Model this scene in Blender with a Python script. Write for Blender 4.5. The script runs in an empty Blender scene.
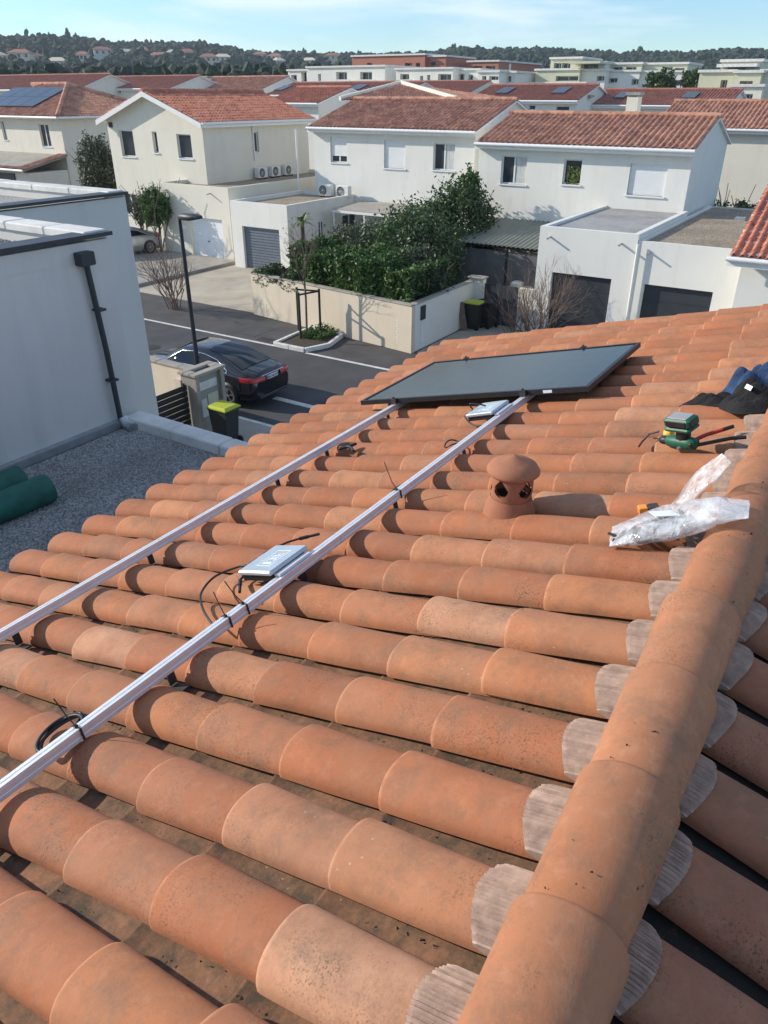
import bpy, bmesh, math, random
import numpy as np
from mathutils import Matrix, Vector
R_ = math.radians
random.seed(7); RNG = np.random.default_rng(11)
scene = bpy.context.scene; COL = scene.collection

# ---------------------------------------------------------------- camera, sky, sun, exposure
H = 8.0                                     # eye height above the street (m)
FPX = 745.0; PITCH = R_(29.154); ROLL = R_(.163); HEAD = R_(32.405)
# world axes: X = along our roof ridge, Y = down the near slope, Z up
fwh = np.array([math.cos(HEAD), math.sin(HEAD), 0]); ri0 = np.array([math.sin(HEAD), -math.cos(HEAD), 0]); zup = np.array([0, 0, 1.])
CF = fwh*math.cos(PITCH)-zup*math.sin(PITCH); CU0 = fwh*math.sin(PITCH)+zup*math.cos(PITCH)
CR = math.cos(ROLL)*ri0+math.sin(ROLL)*CU0; CU = -math.sin(ROLL)*ri0+math.cos(ROLL)*CU0
CO = np.array([0, 0, H])
cd = bpy.data.cameras.new('camera'); cam = bpy.data.objects.new('camera', cd); COL.objects.link(cam)
cd.sensor_fit = 'VERTICAL'; cd.sensor_height = 24; cd.lens = FPX/1024*24; cd.clip_start = .05; cd.clip_end = 6000
m3 = Matrix(((CR[0], CU[0], -CF[0]), (CR[1], CU[1], -CF[1]), (CR[2], CU[2], -CF[2])))
cam.matrix_world = Matrix.Translation(Vector(CO)) @ m3.to_4x4()
scene.camera = cam

SUN_EL = R_(24.6); SUN_AZ = R_(110)         # azimuth measured from +X towards +Y
sun_dir = Vector((math.cos(SUN_EL)*math.cos(SUN_AZ), math.cos(SUN_EL)*math.sin(SUN_AZ), math.sin(SUN_EL)))
w = bpy.data.worlds.new('World'); scene.world = w; w.use_nodes = True
nt = w.node_tree; nt.nodes.clear()
n_out = nt.nodes.new('ShaderNodeOutputWorld'); n_bg = nt.nodes.new('ShaderNodeBackground')
n_sky = nt.nodes.new('ShaderNodeTexSky'); n_sky.sky_type = 'NISHITA'; n_sky.sun_disc = False
n_sky.sun_elevation = SUN_EL; n_sky.sun_rotation = math.pi/2-SUN_AZ
n_sky.air_density = 1.0; n_sky.dust_density = .0; n_sky.ozone_density = 1.6
n_bg.inputs['Strength'].default_value = .122
tc = nt.nodes.new('ShaderNodeTexCoord'); mp = nt.nodes.new('ShaderNodeMapping'); mp.inputs['Scale'].default_value = (1.0, 1.0, 5.5)
mp.inputs['Rotation'].default_value = (0, 0, R_(20))
nz = nt.nodes.new('ShaderNodeTexNoise'); nz.inputs['Scale'].default_value = 3.1; nz.inputs['Detail'].default_value = 7; nz.inputs['Roughness'].default_value = .55; nz.inputs['Distortion'].default_value = .4
cr = nt.nodes.new('ShaderNodeValToRGB'); cr.color_ramp.elements[0].position = .45; cr.color_ramp.elements[1].position = .66
cr.color_ramp.elements[0].color = (0, 0, 0, 1); cr.color_ramp.elements[1].color = (.75, .75, .75, 1)
mx = nt.nodes.new('ShaderNodeMix'); mx.data_type = 'RGBA'
nt.links.new(tc.outputs['Generated'], mp.inputs['Vector']); nt.links.new(mp.outputs['Vector'], nz.inputs['Vector']); nt.links.new(nz.outputs['Fac'], cr.inputs['Fac'])
nt.links.new(cr.outputs['Color'], mx.inputs['Factor']); tn = nt.nodes.new('ShaderNodeMix'); tn.data_type = 'RGBA'; tn.blend_type = 'MULTIPLY'; tn.inputs['Factor'].default_value = 1; tn.inputs['B'].default_value = (.70, .885, 1.08, 1); nt.links.new(n_sky.outputs['Color'], tn.inputs['A']); nt.links.new(tn.outputs['Result'], mx.inputs['A']); mx.inputs['B'].default_value = (6.2, 6.8, 7.3, 1)
nt.links.new(mx.outputs['Result'], n_bg.inputs['Color']); nt.links.new(n_bg.outputs['Background'], n_out.inputs['Surface'])
sl = bpy.data.lights.new('sun', 'SUN'); sl.energy = 3.8; sl.angle = R_(.6); sl.color = (1.0, .91, .78)
so = bpy.data.objects.new('sun', sl); COL.objects.link(so); so.rotation_euler = sun_dir.to_track_quat('Z', 'Y').to_euler(); so.location = (0, 0, 60)
vs = scene.view_settings; vs.view_transform = 'Standard'; vs.look = 'None'; vs.exposure = .48; vs.gamma = 1; vs.use_curve_mapping = False
try: scene.cycles.max_bounces = 6; scene.cycles.transparent_max_bounces = 8
except Exception: pass

# ---------------------------------------------------------------- pixel rays, used to find real positions on known planes
def ray(x, y): return CF+CR*(x-384)/FPX+CU*(512-y)/FPX
def onZ(x, y, z): d = ray(x, y); return CO+d*(z-H)/d[2]
def onX(x, y, X): d = ray(x, y); return CO+d*X/d[0]
def onY(x, y, Y): d = ray(x, y); return CO+d*Y/d[1]

# ---------------------------------------------------------------- mesh builder
class MB:
    def __init__(s): s.v = []; s.f = []; s.sm = []
    def add(s, vs, fs, smooth=False):
        o = len(s.v); s.v.extend([tuple(map(float, p)) for p in vs]); s.f.extend([tuple(i+o for i in f) for f in fs]); s.sm.extend([smooth]*len(fs)); return s
    def box(s, x0, y0, z0, x1, y1, z1):
        x0, x1 = min(x0, x1), max(x0, x1); y0, y1 = min(y0, y1), max(y0, y1); z0, z1 = min(z0, z1), max(z0, z1)
        return s.add([(x0,y0,z0),(x1,y0,z0),(x1,y1,z0),(x0,y1,z0),(x0,y0,z1),(x1,y0,z1),(x1,y1,z1),(x0,y1,z1)],
                     [(0,3,2,1),(4,5,6,7),(0,1,5,4),(1,2,6,5),(2,3,7,6),(3,0,4,7)])
    def bbox(s, x0, y0, z0, x1, y1, z1, b=.01):            # box with chamfered upright and top edges
        x0, x1 = min(x0, x1), max(x0, x1); y0, y1 = min(y0, y1), max(y0, y1)
        def ring(i, z): return [(x0+i+b,y0+i,z),(x1-i-b,y0+i,z),(x1-i,y0+i+b,z),(x1-i,y1-i-b,z),(x1-i-b,y1-i,z),(x0+i+b,y1-i,z),(x0+i,y1-i-b,z),(x0+i,y0+i+b,z)]
        return s.loft([ring(b, z0), ring(0, z0+b), ring(0, z1-b), ring(b, z1)], True, True, True, False)
    def slab(s, pts, t):                                    # polygon pts (3D) extruded by vector t
        n = len(pts); P = [Vector(p) for p in pts]; Q = [p+Vector(t) for p in P]
        return s.add(P+Q, [tuple(range(n))[::-1], tuple(range(n, 2*n))]+[(i, (i+1) % n, n+(i+1) % n, n+i) for i in range(n)])
    def loft(s, rings, closed=True, cap0=False, cap1=False, smooth=True):
        n = len(rings[0]); vs = [p for r in rings for p in r]; fs = []
        for a in range(len(rings)-1):
            for i in range(n if closed else n-1):
                j = (i+1) % n; fs.append((a*n+i, a*n+j, (a+1)*n+j, (a+1)*n+i))
        s.add(vs, fs, smooth)
        if cap0: s.add(rings[0], [tuple(range(n))[::-1]])
        if cap1: s.add(rings[-1], [tuple(range(n))])
        return s
    def tube(s, pts, r, n=6, caps=True):
        P = [Vector(p) for p in pts]; rr = r if isinstance(r, (list, tuple)) else [r]*len(P); rings = []
        t0 = (P[1]-P[0]).normalized(); up = Vector((0, 0, 1)) if abs(t0.z) < .9 else Vector((1, 0, 0))
        a = t0.cross(up).normalized()
        for i, p in enumerate(P):
            t = (P[min(i+1, len(P)-1)]-P[max(i-1, 0)]).normalized()
            a = (a-t*a.dot(t)); a = a.normalized() if a.length > 1e-6 else t.orthogonal().normalized(); b = t.cross(a)
            rings.append([tuple(p+(a*math.cos(2*math.pi*k/n)+b*math.sin(2*math.pi*k/n))*rr[i]) for k in range(n)])
        return s.loft(rings, True, caps, caps)
    def lathe(s, prof, c=(0, 0, 0), n=20, cap0=False, cap1=False):
        return s.loft([[(c[0]+r*math.cos(2*math.pi*k/n), c[1]+r*math.sin(2*math.pi*k/n), c[2]+z) for k in range(n)] for r, z in prof], True, cap0, cap1)
    def xf(s, M):
        s.v = [tuple(M @ Vector(p)) for p in s.v]; return s
    def mesh(s, name, mat, off=(0, 0, 0)):
        me = bpy.data.meshes.new(name); V = np.array(s.v, float)-np.array(off, float)
        me.from_pydata(V.tolist(), [], s.f); me.polygons.foreach_set('use_smooth', s.sm); me.update()
        if mat: me.materials.append(mat)
        return me

def link(name, me, parent=None, loc=(0, 0, 0)):
    o = bpy.data.objects.new(name, me); COL.objects.link(o); o.location = loc
    if parent is not None: o.parent = parent
    return o
def wpos(o):                                                # world offset of an unrotated chain of parents
    p = Vector(o.location); q = o.parent
    while q is not None: p = p+Vector(q.location); q = q.parent
    return p
def part(name, mb, mat, parent, local=False, stuff=False):  # a mesh given in world coordinates (or local ones) under its thing
    me = mb.mesh(name, mat, (0, 0, 0) if local else wpos(parent)); o = link(name, me, parent)
    if stuff: o['kind'] = 'stuff'
    return o
def thing(name, label, cat, loc=(0, 0, 0), group=None, rot=None):
    o = link(name, None, None, loc); o.empty_display_size = .3; o['label'] = label; o['category'] = cat
    if group: o['group'] = group
    if rot: o.rotation_euler = rot
    return o
def single(name, mb, mat, label, cat, group=None, loc=(0, 0, 0)):
    o = link(name, mb.mesh(name, mat, loc), None, loc); o['label'] = label; o['category'] = cat
    if group: o['group'] = group
    return o
def struct(name, mb, mat, kind='structure'):
    o = link(name, mb.mesh(name, mat)); o['kind'] = kind; return o

# ---------------------------------------------------------------- materials
def newmat(name):
    m = bpy.data.materials.new(name); m.use_nodes = True; t = m.node_tree; return m, t, t.nodes['Principled BSDF']
def N(t, kind, **k):
    n = t.nodes.new(kind)
    for a, b in k.items():
        if a in n.inputs: n.inputs[a].default_value = b
        else: setattr(n, a, b)
    return n
def noise(t, vec, scale, detail=4, rough=.55, dist=0):
    n = N(t, 'ShaderNodeTexNoise', Scale=scale, Detail=detail, Roughness=rough, Distortion=dist); t.links.new(vec, n.inputs['Vector']); return n.outputs['Fac']
def ramp(t, fac, stops):
    n = t.nodes.new('ShaderNodeValToRGB'); e = n.color_ramp.elements
    while len(e) < len(stops): e.new(.5)
    for i, (p, c) in enumerate(stops):
        e[i].position = p; e[i].color = (c, c, c, 1) if not isinstance(c, (tuple, list)) else (*c[:3], 1)
    t.links.new(fac, n.inputs['Fac']); return n.outputs['Color']
def mixc(t, fac, a, b, mode='MIX'):
    n = t.nodes.new('ShaderNodeMix'); n.data_type = 'RGBA'; n.blend_type = mode
    for s, v in (('Factor', fac), ('A', a), ('B', b)):
        if isinstance(v, (int, float)): n.inputs[s].default_value = v
        elif isinstance(v, (tuple, list)): n.inputs[s].default_value = (*v[:3], 1)
        else: t.links.new(v, n.inputs[s])
    return n.outputs['Result']
def bump(t, b, h, strength=.3, dist=.01):
    n = N(t, 'ShaderNodeBump', Strength=strength, Distance=dist); t.links.new(h, n.inputs['Height']); t.links.new(n.outputs['Normal'], b.inputs['Normal'])
def posn(t): return t.nodes.new('ShaderNodeNewGeometry').outputs['Position']
def srgb(r, g, b):
    f = lambda c: ((c/255+.055)/1.055)**2.4 if c > 10 else c/255/12.92
    return (f(r), f(g), f(b))
def simple(name, c, rough=.6, metal=0, var=.12, scale=3, bstr=0, bscale=40, bdist=.005, spec=None, coat=0):
    m, t, b = newmat(name); p = posn(t)
    n1 = noise(t, p, scale, 5); col = ramp(t, n1, [(.3, [x*(1-var) for x in c]), (.7, [min(1, x*(1+var)) for x in c])])
    t.links.new(col, b.inputs['Base Color']); b.inputs['Roughness'].default_value = rough; b.inputs['Metallic'].default_value = metal
    if coat: b.inputs['Coat Weight'].default_value = coat; b.inputs['Coat Roughness'].default_value = .05
    if bstr: bump(t, b, noise(t, p, bscale, 3), bstr, bdist)
    return m
def plaster(name, c, stain=.35, streak=(.25, .24, .22)):
    m, t, b = newmat(name); p = posn(t)
    mp = N(t, 'ShaderNodeMapping'); mp.inputs['Scale'].default_value = (1.6, 1.6, .22); t.links.new(p, mp.inputs['Vector'])
    st = ramp(t, noise(t, mp.outputs['Vector'], 1.3, 7, .62), [(.50, 0), (.80, stain)])
    col = mixc(t, st, ramp(t, noise(t, p, .6, 4), [(.3, [x*.93 for x in c]), (.7, c)]), streak)
    t.links.new(col, b.inputs['Base Color']); b.inputs['Roughness'].default_value = .9
    bump(t, b, noise(t, p, 90, 3), .25, .004); return m
def gravel(name, stops, scale=45, bd=.02):
    m, t, b = newmat(name); p = posn(t)
    v = N(t, 'ShaderNodeTexVoronoi', Scale=scale); t.links.new(p, v.inputs['Vector'])
    sep = t.nodes.new('ShaderNodeSeparateColor'); t.links.new(v.outputs['Color'], sep.inputs['Color'])
    col = ramp(t, sep.outputs['Red'], stops)
    col = mixc(t, ramp(t, noise(t, p, .9, 5), [(.4, 0), (.7, .35)]), col, [x*.5 for x in stops[0][1]])
    t.links.new(col, b.inputs['Base Color']); b.inputs['Roughness'].default_value = .9
    inv = N(t, 'ShaderNodeMath', operation='SUBTRACT'); inv.inputs[0].default_value = 1; t.links.new(v.outputs['Distance'], inv.inputs[1])
    bump(t, b, inv.outputs[0], .8, bd); return m

def clay(name, tones, lichen=.2, black=.25, pale=.25, lich_c=(.055, .05, .035), film_c=(.16, .105, .06), film_r=(.48, .74), film_s=5.2, lip=True):
    m, t, b = newmat(name); p = posn(t)
    oi = t.nodes.new('ShaderNodeObjectInfo')
    base = ramp(t, oi.outputs['Random'], [(i/(len(tones)-1), c) for i, c in enumerate(tones)])
    # firing shade drifting over each tile
    col = mixc(t, ramp(t, noise(t, p, 7, 4, .6), [(.32, 0), (.72, .55)]), base, tones[0])
    col = mixc(t, ramp(t, noise(t, p, 22, 5, .65), [(.52, 0), (.75, pale)]), col, srgb(214, 168, 138))
    col = mixc(t, ramp(t, noise(t, p, 4.3, 6, .7, .6), [(.43, 0), (.66, .5)]), col, srgb(156, 116, 90))
    # fine dark mottling
    col = mixc(t, ramp(t, noise(t, p, 130, 3, .6), [(.52, 0), (.74, .16)]), col, [x*.55 for x in tones[1]])
    # black lichen dots gathered in patches
    patch = ramp(t, noise(t, p, 3.4, 6, .68), [(.50, 0), (.68, 1)])
    dots = ramp(t, noise(t, p, 170, 4, .7), [(.53, 0), (.60, 1)])
    mk = N(t, 'ShaderNodeMath', operation='MULTIPLY'); t.links.new(patch, mk.inputs[0]); t.links.new(dots, mk.inputs[1])
    mk2 = N(t, 'ShaderNodeMath', operation='MULTIPLY'); mk2.inputs[1].default_value = black; t.links.new(mk.outputs[0], mk2.inputs[0])
    col = mixc(t, mk2.outputs[0], col, lich_c)
    # broad soot / dirt film
    film = ramp(t, noise(t, p, film_s, 10, .82), [(film_r[0], 0), (film_r[1], lichen)])
    col = mixc(t, film, col, film_c)
    if lip:                                                  # worn pale lip at the lower end of each tile
        tcn = t.nodes.new('ShaderNodeTexCoord'); sx = t.nodes.new('ShaderNodeSeparateXYZ'); t.links.new(tcn.outputs['Object'], sx.inputs[0])
        lp_ = ramp(t, sx.outputs['Y'], [(.436, 0), (.446, .28)]); lm = N(t, 'ShaderNodeMath', operation='MULTIPLY'); t.links.new(lp_, lm.inputs[0]); t.links.new(ramp(t, noise(t, p, 30, 3), [(.35, 0), (.6, 1)]), lm.inputs[1])
        col = mixc(t, lm.outputs[0], col, srgb(216, 172, 140))
    # yellow-white lichen spots
    vo = N(t, 'ShaderNodeTexVoronoi', Scale=26.); t.links.new(p, vo.inputs['Vector'])
    sp = ramp(t, vo.outputs['Distance'], [(.06, .5), (.10, 0)])
    mk3 = N(t, 'ShaderNodeMath', operation='MULTIPLY'); t.links.new(sp, mk3.inputs[0]); t.links.new(ramp(t, noise(t, p, 2.1, 2), [(.58, 0), (.64, 1)]), mk3.inputs[1])
    col = mixc(t, mk3.outputs[0], col, (.5, .42, .3))
    t.links.new(col, b.inputs['Base Color']); b.inputs['Roughness'].default_value = .82
    b.inputs['Specular IOR Level'].default_value = .35
    hm = mixc(t, .35, noise(t, p, 60, 5, .6), noise(t, p, 260, 3, .7)); bump(t, b, hm, .26, .005)
    return m
def roofmat(name, tones, weather=.35):                      # distant tile roofs: shade patches per few tiles
    m, t, b = newmat(name); p = posn(t)
    vo = N(t, 'ShaderNodeTexVoronoi', Scale=3.2); t.links.new(p, vo.inputs['Vector'])
    sep = t.nodes.new('ShaderNodeSeparateColor'); t.links.new(vo.outputs['Color'], sep.inputs['Color'])
    col = ramp(t, sep.outputs['Green'], [(i/(len(tones)-1), c) for i, c in enumerate(tones)])
    col = mixc(t, ramp(t, noise(t, p, .8, 6, .65), [(.42, 0), (.75, weather)]), col, (.11, .075, .055))
    t.links.new(col, b.inputs['Base Color']); b.inputs['Roughness'].default_value = .85; return m
def leafmat(name, c1, c2, rough=.5, trans=.2):
    m, t, b = newmat(name); p = posn(t)
    geo = t.nodes.new('ShaderNodeNewGeometry')
    col = ramp(t, geo.outputs['Random Per Island'], [(0, c1), (.6, c2), (1, [min(1, x*1.5) for x in c2])])
    t.links.new(mixc(t, ramp(t, noise(t, p, 1.4, 3), [(.35, 0), (.65, .5)]), col, c1), b.inputs['Base Color']); b.inputs['Roughness'].default_value = rough
    tr = N(t, 'ShaderNodeBsdfTranslucent'); t.links.new(col, tr.inputs['Color']); ms = N(t, 'ShaderNodeMixShader', Fac=trans)
    o = t.nodes['Material Output']; t.links.new(b.outputs[0], ms.inputs[1]); t.links.new(tr.outputs[0], ms.inputs[2]); t.links.new(ms.outputs[0], o.inputs['Surface'])
    return m
M = {}
CL = [srgb(158, 98, 66), srgb(176, 110, 74), srgb(186, 122, 82), srgb(168, 106, 76), srgb(194, 136, 98), srgb(180, 112, 76), srgb(164, 102, 70), srgb(198, 150, 118)]
M['clay'] = clay('clay_tile', CL, .72, .9, .16, film_c=(.145, .105, .072))
M['clay_ridge'] = clay('clay_ridge', [srgb(168, 110, 76), srgb(176, 118, 84), srgb(182, 126, 92)], .75, 1.0, .25, film_c=(.14, .10, .07))
M['clay_vent'] = clay('clay_vent', [srgb(158, 102, 76), srgb(162, 106, 80), srgb(168, 110, 82)], .15, .3, .1)
M['clay_shade'] = clay('clay_shaded_lichen', [srgb(146, 92, 68), srgb(158, 100, 74), srgb(164, 108, 82)], .8, 1.0, .15, (.03, .032, .028))  # far slope's shade put into darker clay tones, plus heavier lichen
M['pan'] = clay('clay_pan', [srgb(160, 108, 76), srgb(172, 120, 86), srgb(150, 102, 72)], .93, 1.0, .2, (.035, .03, .022), (.062, .050, .034), (.28, .60), 9.5, False)
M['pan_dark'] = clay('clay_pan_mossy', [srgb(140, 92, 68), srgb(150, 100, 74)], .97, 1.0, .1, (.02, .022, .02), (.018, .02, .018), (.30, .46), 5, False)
M['moss'] = simple('moss', (.035, .03, .018), .95, 0, .4, 60)
M['deck'] = simple('roof_underlay', (.05, .04, .035), .9)
M['collar'] = simple('pleated_flashing', srgb(172, 147, 132), .85, 0, .25, 30, .3, 90, .003)
M['alu'] = simple('aluminium', (.80, .81, .83), .5, .65, .06, 20)
M['steel'] = simple('dark_steel', (.05, .045, .045), .65, .3, .2, 30)
M['black'] = simple('black_plastic', (.018, .018, .02), .5, 0, .2, 20)
M['glass_panel'] = simple('panel_glass', (.0135, .0145, .0165), .16, 0, .15, 6)
M['glass_panel'].node_tree.nodes['Principled BSDF'].inputs['Specular IOR Level'].default_value = .34
M['cell'] = simple('panel_cell', (.0145, .0155, .0175), .16, 0, .15, 6)
M['cell'].node_tree.nodes['Principled BSDF'].inputs['Specular IOR Level'].default_value = .34
M['inv'] = simple('inverter_case', (.50, .57, .62), .35, .35, .06, 15)
M['invp'] = simple('inverter_print', (.82, .86, .88), .5)
M['white'] = plaster('white_plaster', srgb(228, 226, 217), .16)
M['white2'] = plaster('white_plaster_cool', srgb(228, 227, 220), .15)
M['cream'] = plaster('cream_plaster', srgb(228, 222, 206), .14)
M['beige'] = plaster('beige_plaster', srgb(216, 202, 180), .24)
M['neigh'] = plaster('neighbour_plaster', srgb(212, 210, 204), .26, (.22, .22, .22))
M['trim'] = simple('white_trim', (.78, .78, .76), .45, 0, .04)
M['frame'] = simple('window_frame', (.75, .76, .76), .4, 0, .03)
M['shutter'] = simple('shutter', (.80, .81, .80), .5, 0, .03)
M['pane'] = simple('window_pane', (.035, .045, .055), .08, 0, .3, 1.5)
M['curtain'] = simple('curtain', (.55, .56, .55), .9, 0, .15, 4)
M['anthr'] = simple('anthracite', (.032, .038, .046), .5, 0, .1)
M['roller'] = simple('roller_grey', (.15, .175, .21), .45, .2, .1)
M['coping'] = simple('coping_stone', srgb(214, 212, 206), .8, 0, .14, 4, .3, 60)
M['concrete'] = simple('concrete', srgb(158, 152, 142), .85, 0, .16, 1.2, .3, 50)
M['drive'] = simple('driveway', srgb(178, 168, 150), .9, 0, .18, .7, .4, 60)
M['asphalt'] = simple('asphalt', (.060, .060, .064), .9, 0, .28, .8, .5, 120)
M['asphalt2'] = simple('asphalt_pavement', (.072, .068, .068), .9, 0, .25, 1.1, .5, 120)
M['paint'] = simple('road_paint', (.62, .62, .60), .7, 0, .18, 6)
M['gravel'] = gravel('gravel_roof', [(0, (.2, .195, .19)), (.5, (.38, .37, .355)), (1, (.62, .61, .59))], 75, .012)
M['gravel_tan'] = gravel('gravel_roof_tan', [(0, (.17, .13, .09)), (.5, (.33, .27, .19)), (1, (.5, .43, .33))], 26)
M['roof1'] = roofmat('roof_tiles_brown', [srgb(166, 116, 96), srgb(186, 134, 110), srgb(204, 154, 128), srgb(156, 108, 90)], .2)
M['roof2'] = roofmat('roof_tiles_red', [srgb(178, 110, 88), srgb(190, 122, 98), srgb(200, 136, 110), srgb(170, 102, 82)], .25)
M['roof3'] = roofmat('roof_tiles_far', [srgb(154, 100, 84), srgb(166, 110, 94), srgb(172, 118, 100)], .25)
M['salmon'] = plaster('salmon_render', srgb(176, 118, 98), .1)
M['olive'] = plaster('pale_olive_render', srgb(202, 200, 174), .1)
M['soil'] = simple('soil', (.06, .045, .03), .95, 0, .4, 6, .6, 30)
M['ground'] = simple('ground_earth', (.20, .18, .13), .95, 0, .35, .15, .3, 20)
M['bark'] = simple('bark', (.11, .085, .065), .9, 0, .3, 12, .5, 40)
M['twig'] = simple('twig', (.17, .12, .10), .9, 0, .3, 8)
M['wood_dark'] = simple('dark_timber', (.035, .028, .024), .8, 0, .2, 12)
M['leaf_hedge'] = leafmat('hedge_leaf', (.025, .06, .014), (.09, .165, .036), .55)
M['leaf_dark'] = leafmat('dark_leaf', (.022, .046, .017), (.075, .125, .04), .5)
M['leaf_olive'] = leafmat('grey_green_leaf', (.03, .045, .025), (.09, .11, .06), .55)
M['leaf_far'] = leafmat('hill_tree', (.009, .020, .011), (.027, .047, .021), .85, .05)
M['leaf_yel'] = leafmat('yellow_green_leaf', (.06, .09, .02), (.16, .20, .05), .5)
M['carpaint'] = simple('car_paint', (.010, .011, .014), .22, .3, .1, 3, coat=1)
M['carglass'] = simple('car_glass', (.012, .014, .017), .05, 0, .1)
M['chrome'] = simple('chrome', (.8, .8, .8), .18, 1, .02)
M['tyre'] = simple('tyre', (.018, .018, .018), .85)
M['red'] = simple('tail_light', (.45, .02, .02), .2, 0, .1, 8, coat=.6)
M['plate'] = simple('number_plate', (.75, .76, .75), .4)
M['silver'] = simple('silver_paint', (.42, .42, .40), .3, .5, .05, coat=.6)
M['lid'] = simple('yellow_green_lid', (.42, .46, .03), .55, 0, .1)
M['binb'] = simple('bin_body', (.022, .026, .026), .6)
M['greenroll'] = simple('green_roll', (.015, .115, .085), .7, 0, .25, 8, .4, 40)
M['zinc'] = simple('zinc', (.5, .52, .54), .4, .8, .15, 10)
M['lampmetal'] = simple('lamp_metal', (.030, .034, .045), .5, .3, .1)
M['toolgreen'] = simple('tool_green', (.008, .10, .055), .5, 0, .15, 30)
M['toolgrey'] = simple('tool_grey', (.28, .30, .31), .5)
M['yellow'] = simple('yellow_plastic', (.75, .42, .02), .5)
M['orange'] = simple('orange_card', (.75, .28, .05), .6)
M['redgrip'] = simple('red_grip', (.5, .03, .02), .5)
M['denim'] = simple('blue_cloth', (.022, .05, .12), .95, 0, .5, 14, .6, 60, .01)
M['blackcloth'] = simple('black_cloth', (.012, .012, .014), .95, 0, .3, 14, .6, 60, .01)
M['acbody'] = simple('ac_case', (.70, .70, .67), .5, 0, .05)
M['grille'] = simple('ac_grille', (.13, .13, .13), .6)
M['pv'] = simple('far_panel_glass', (.034, .038, .045), .25, 0, .1, .5)
M['poly'] = simple('corrugated_sheet', (.20, .215, .175), .5, 0, .15, 1.5)
M['fencegrey'] = simple('grey_screen', (.12, .125, .13), .8, 0, .2, 2)
def plastic_film(name, clear, tint):
    m, t, b = newmat(name); p = posn(t)
    b.inputs['Base Color'].default_value = (*tint, 1); b.inputs['Roughness'].default_value = .14; b.inputs['Specular IOR Level'].default_value = .9
    bump(t, b, noise(t, p, 14, 3, .5, 1.2), .7, .02)
    tr = N(t, 'ShaderNodeBsdfTransparent'); ms = N(t, 'ShaderNodeMixShader')
    fac = ramp(t, noise(t, p, 10, 3, .6, 1.5), [(.38, clear), (.62, clear*.45)]); t.links.new(fac, ms.inputs[0])
    o = t.nodes['Material Output']; t.links.new(b.outputs[0], ms.inputs[1]); t.links.new(tr.outputs[0], ms.inputs[2]); t.links.new(ms.outputs[0], o.inputs['Surface'])
    return m
M['film'] = plastic_film('plastic_film', .70, (.78, .80, .82))
M['film2'] = plastic_film('clear_plastic', .93, (.85, .85, .85))
# ---------------------------------------------------------------- ground, road, pavements
g = MB(); S = 2600
g.add([(-S,-S,-.03),(S,-S,-.03),(S,S,-.03),(-S,S,-.03)], [(0,1,2,3)]); struct('ground', g, M['ground'])
g = MB(); g.box(14.4,-70,-.02,20.5,110,.004); struct('road', g, M['asphalt'])
g = MB(); g.box(20.5,-70,-.02,23.7,110,.001); struct('pavement_far', g, M['asphalt2'])
g = MB(); g.box(10.0,-40,-.02,14.28,60,.10); struct('pavement_near', g, M['concrete'])
g = MB()
y = -40
while y < 60: g.bbox(14.28, y+.006, -.02, 14.42, y+.994, .115, .012); y += 1
struct('kerb', g, M['coping'])
g = MB(); g.box(23.7,21.55,-.02,31.3,29.3,.02); struct('driveway', g, M['drive'])
g = MB(); g.slab([(23.7,29.4,0),(31.3,29.4,0),(31.3,42,0),(23.7,42,0)], (0,0,.16)); struct('driveway_raised', g, M['concrete'])
g = MB(); g.box(22.6,-6,-.02,27.2,13.0,.012); struct('forecourt', g, M['concrete'])
def line(x0, x1, y0, y1, lab):
    g = MB(); g.box(x0, y0, .002, x1, y1, .009); o = struct('road_marking', g, M['paint']); return o
line(20.42,20.55,17.8,60,''); line(20.36,20.50,-30,16.3,''); line(16.2,16.42,-6,14.3,'')
g = MB(); g.lathe([(.32,.011),(.30,.013),(0.001,.013)], (17.9, 21.4, 0), 20); struct('manhole_cover', g, M['steel'])

# ---------------------------------------------------------------- our house: roof frame
SLP = R_(14.575); TO = np.array([0, 0, H-1.3144]); TD = np.array([0, math.cos(SLP), -math.sin(SLP)]); TN = np.array([0, math.sin(SLP), math.cos(SLP)]); TX = np.array([1., 0, 0])
YR = .155                                   # the ridge line
def T(x, d, off=0): return TO+TX*x+TD*d+TN*off
def frameL(x, d, off=0):
    p = T(x, d, off); return Matrix(((1, 0, 0, p[0]), (0, TD[1], TN[1], p[1]), (0, TD[2], TN[2], p[2]), (0, 0, 0, 1)))
def frameR(x, d, off=0):
    p = T(x, d, off); return Matrix(((-1, 0, 0, p[0]), (0, -TD[1], -TN[1], 2*YR-p[1]), (0, TD[2], TN[2], p[2]), (0, 0, 0, 1)))
PITCHX = .25; X0 = 1.918; EX = .342; DE = 3.79; XEND = 7.03
house = thing('house', 'roofer\'s house in the foreground with a clay barrel tile roof', 'house', (3.0, 0.155, 0))
wb = MB(); wb.box(-2.2, -3.1, -.02, 6.85, 3.42, 5.55); part('wall', wb, M['white'], house)
rb = MB()
for s in (1, -1):
    a = T(-2.4, .16, -.15); b_ = T(XEND-.02, .16, -.15); c = T(XEND-.02, DE-.04, -.15); d = T(-2.4, DE-.04, -.15)
    P = [a, b_, c, d]
    if s < 0: P = [np.array([p[0], 2*YR-p[1], p[2]]) for p in P][::-1]
    rb.slab([tuple(p) for p in P], (0, 0, -.06))
roof = part('roof', rb, M['deck'], house)
RW = wpos(roof); INV = Matrix.Translation(-RW)

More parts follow.
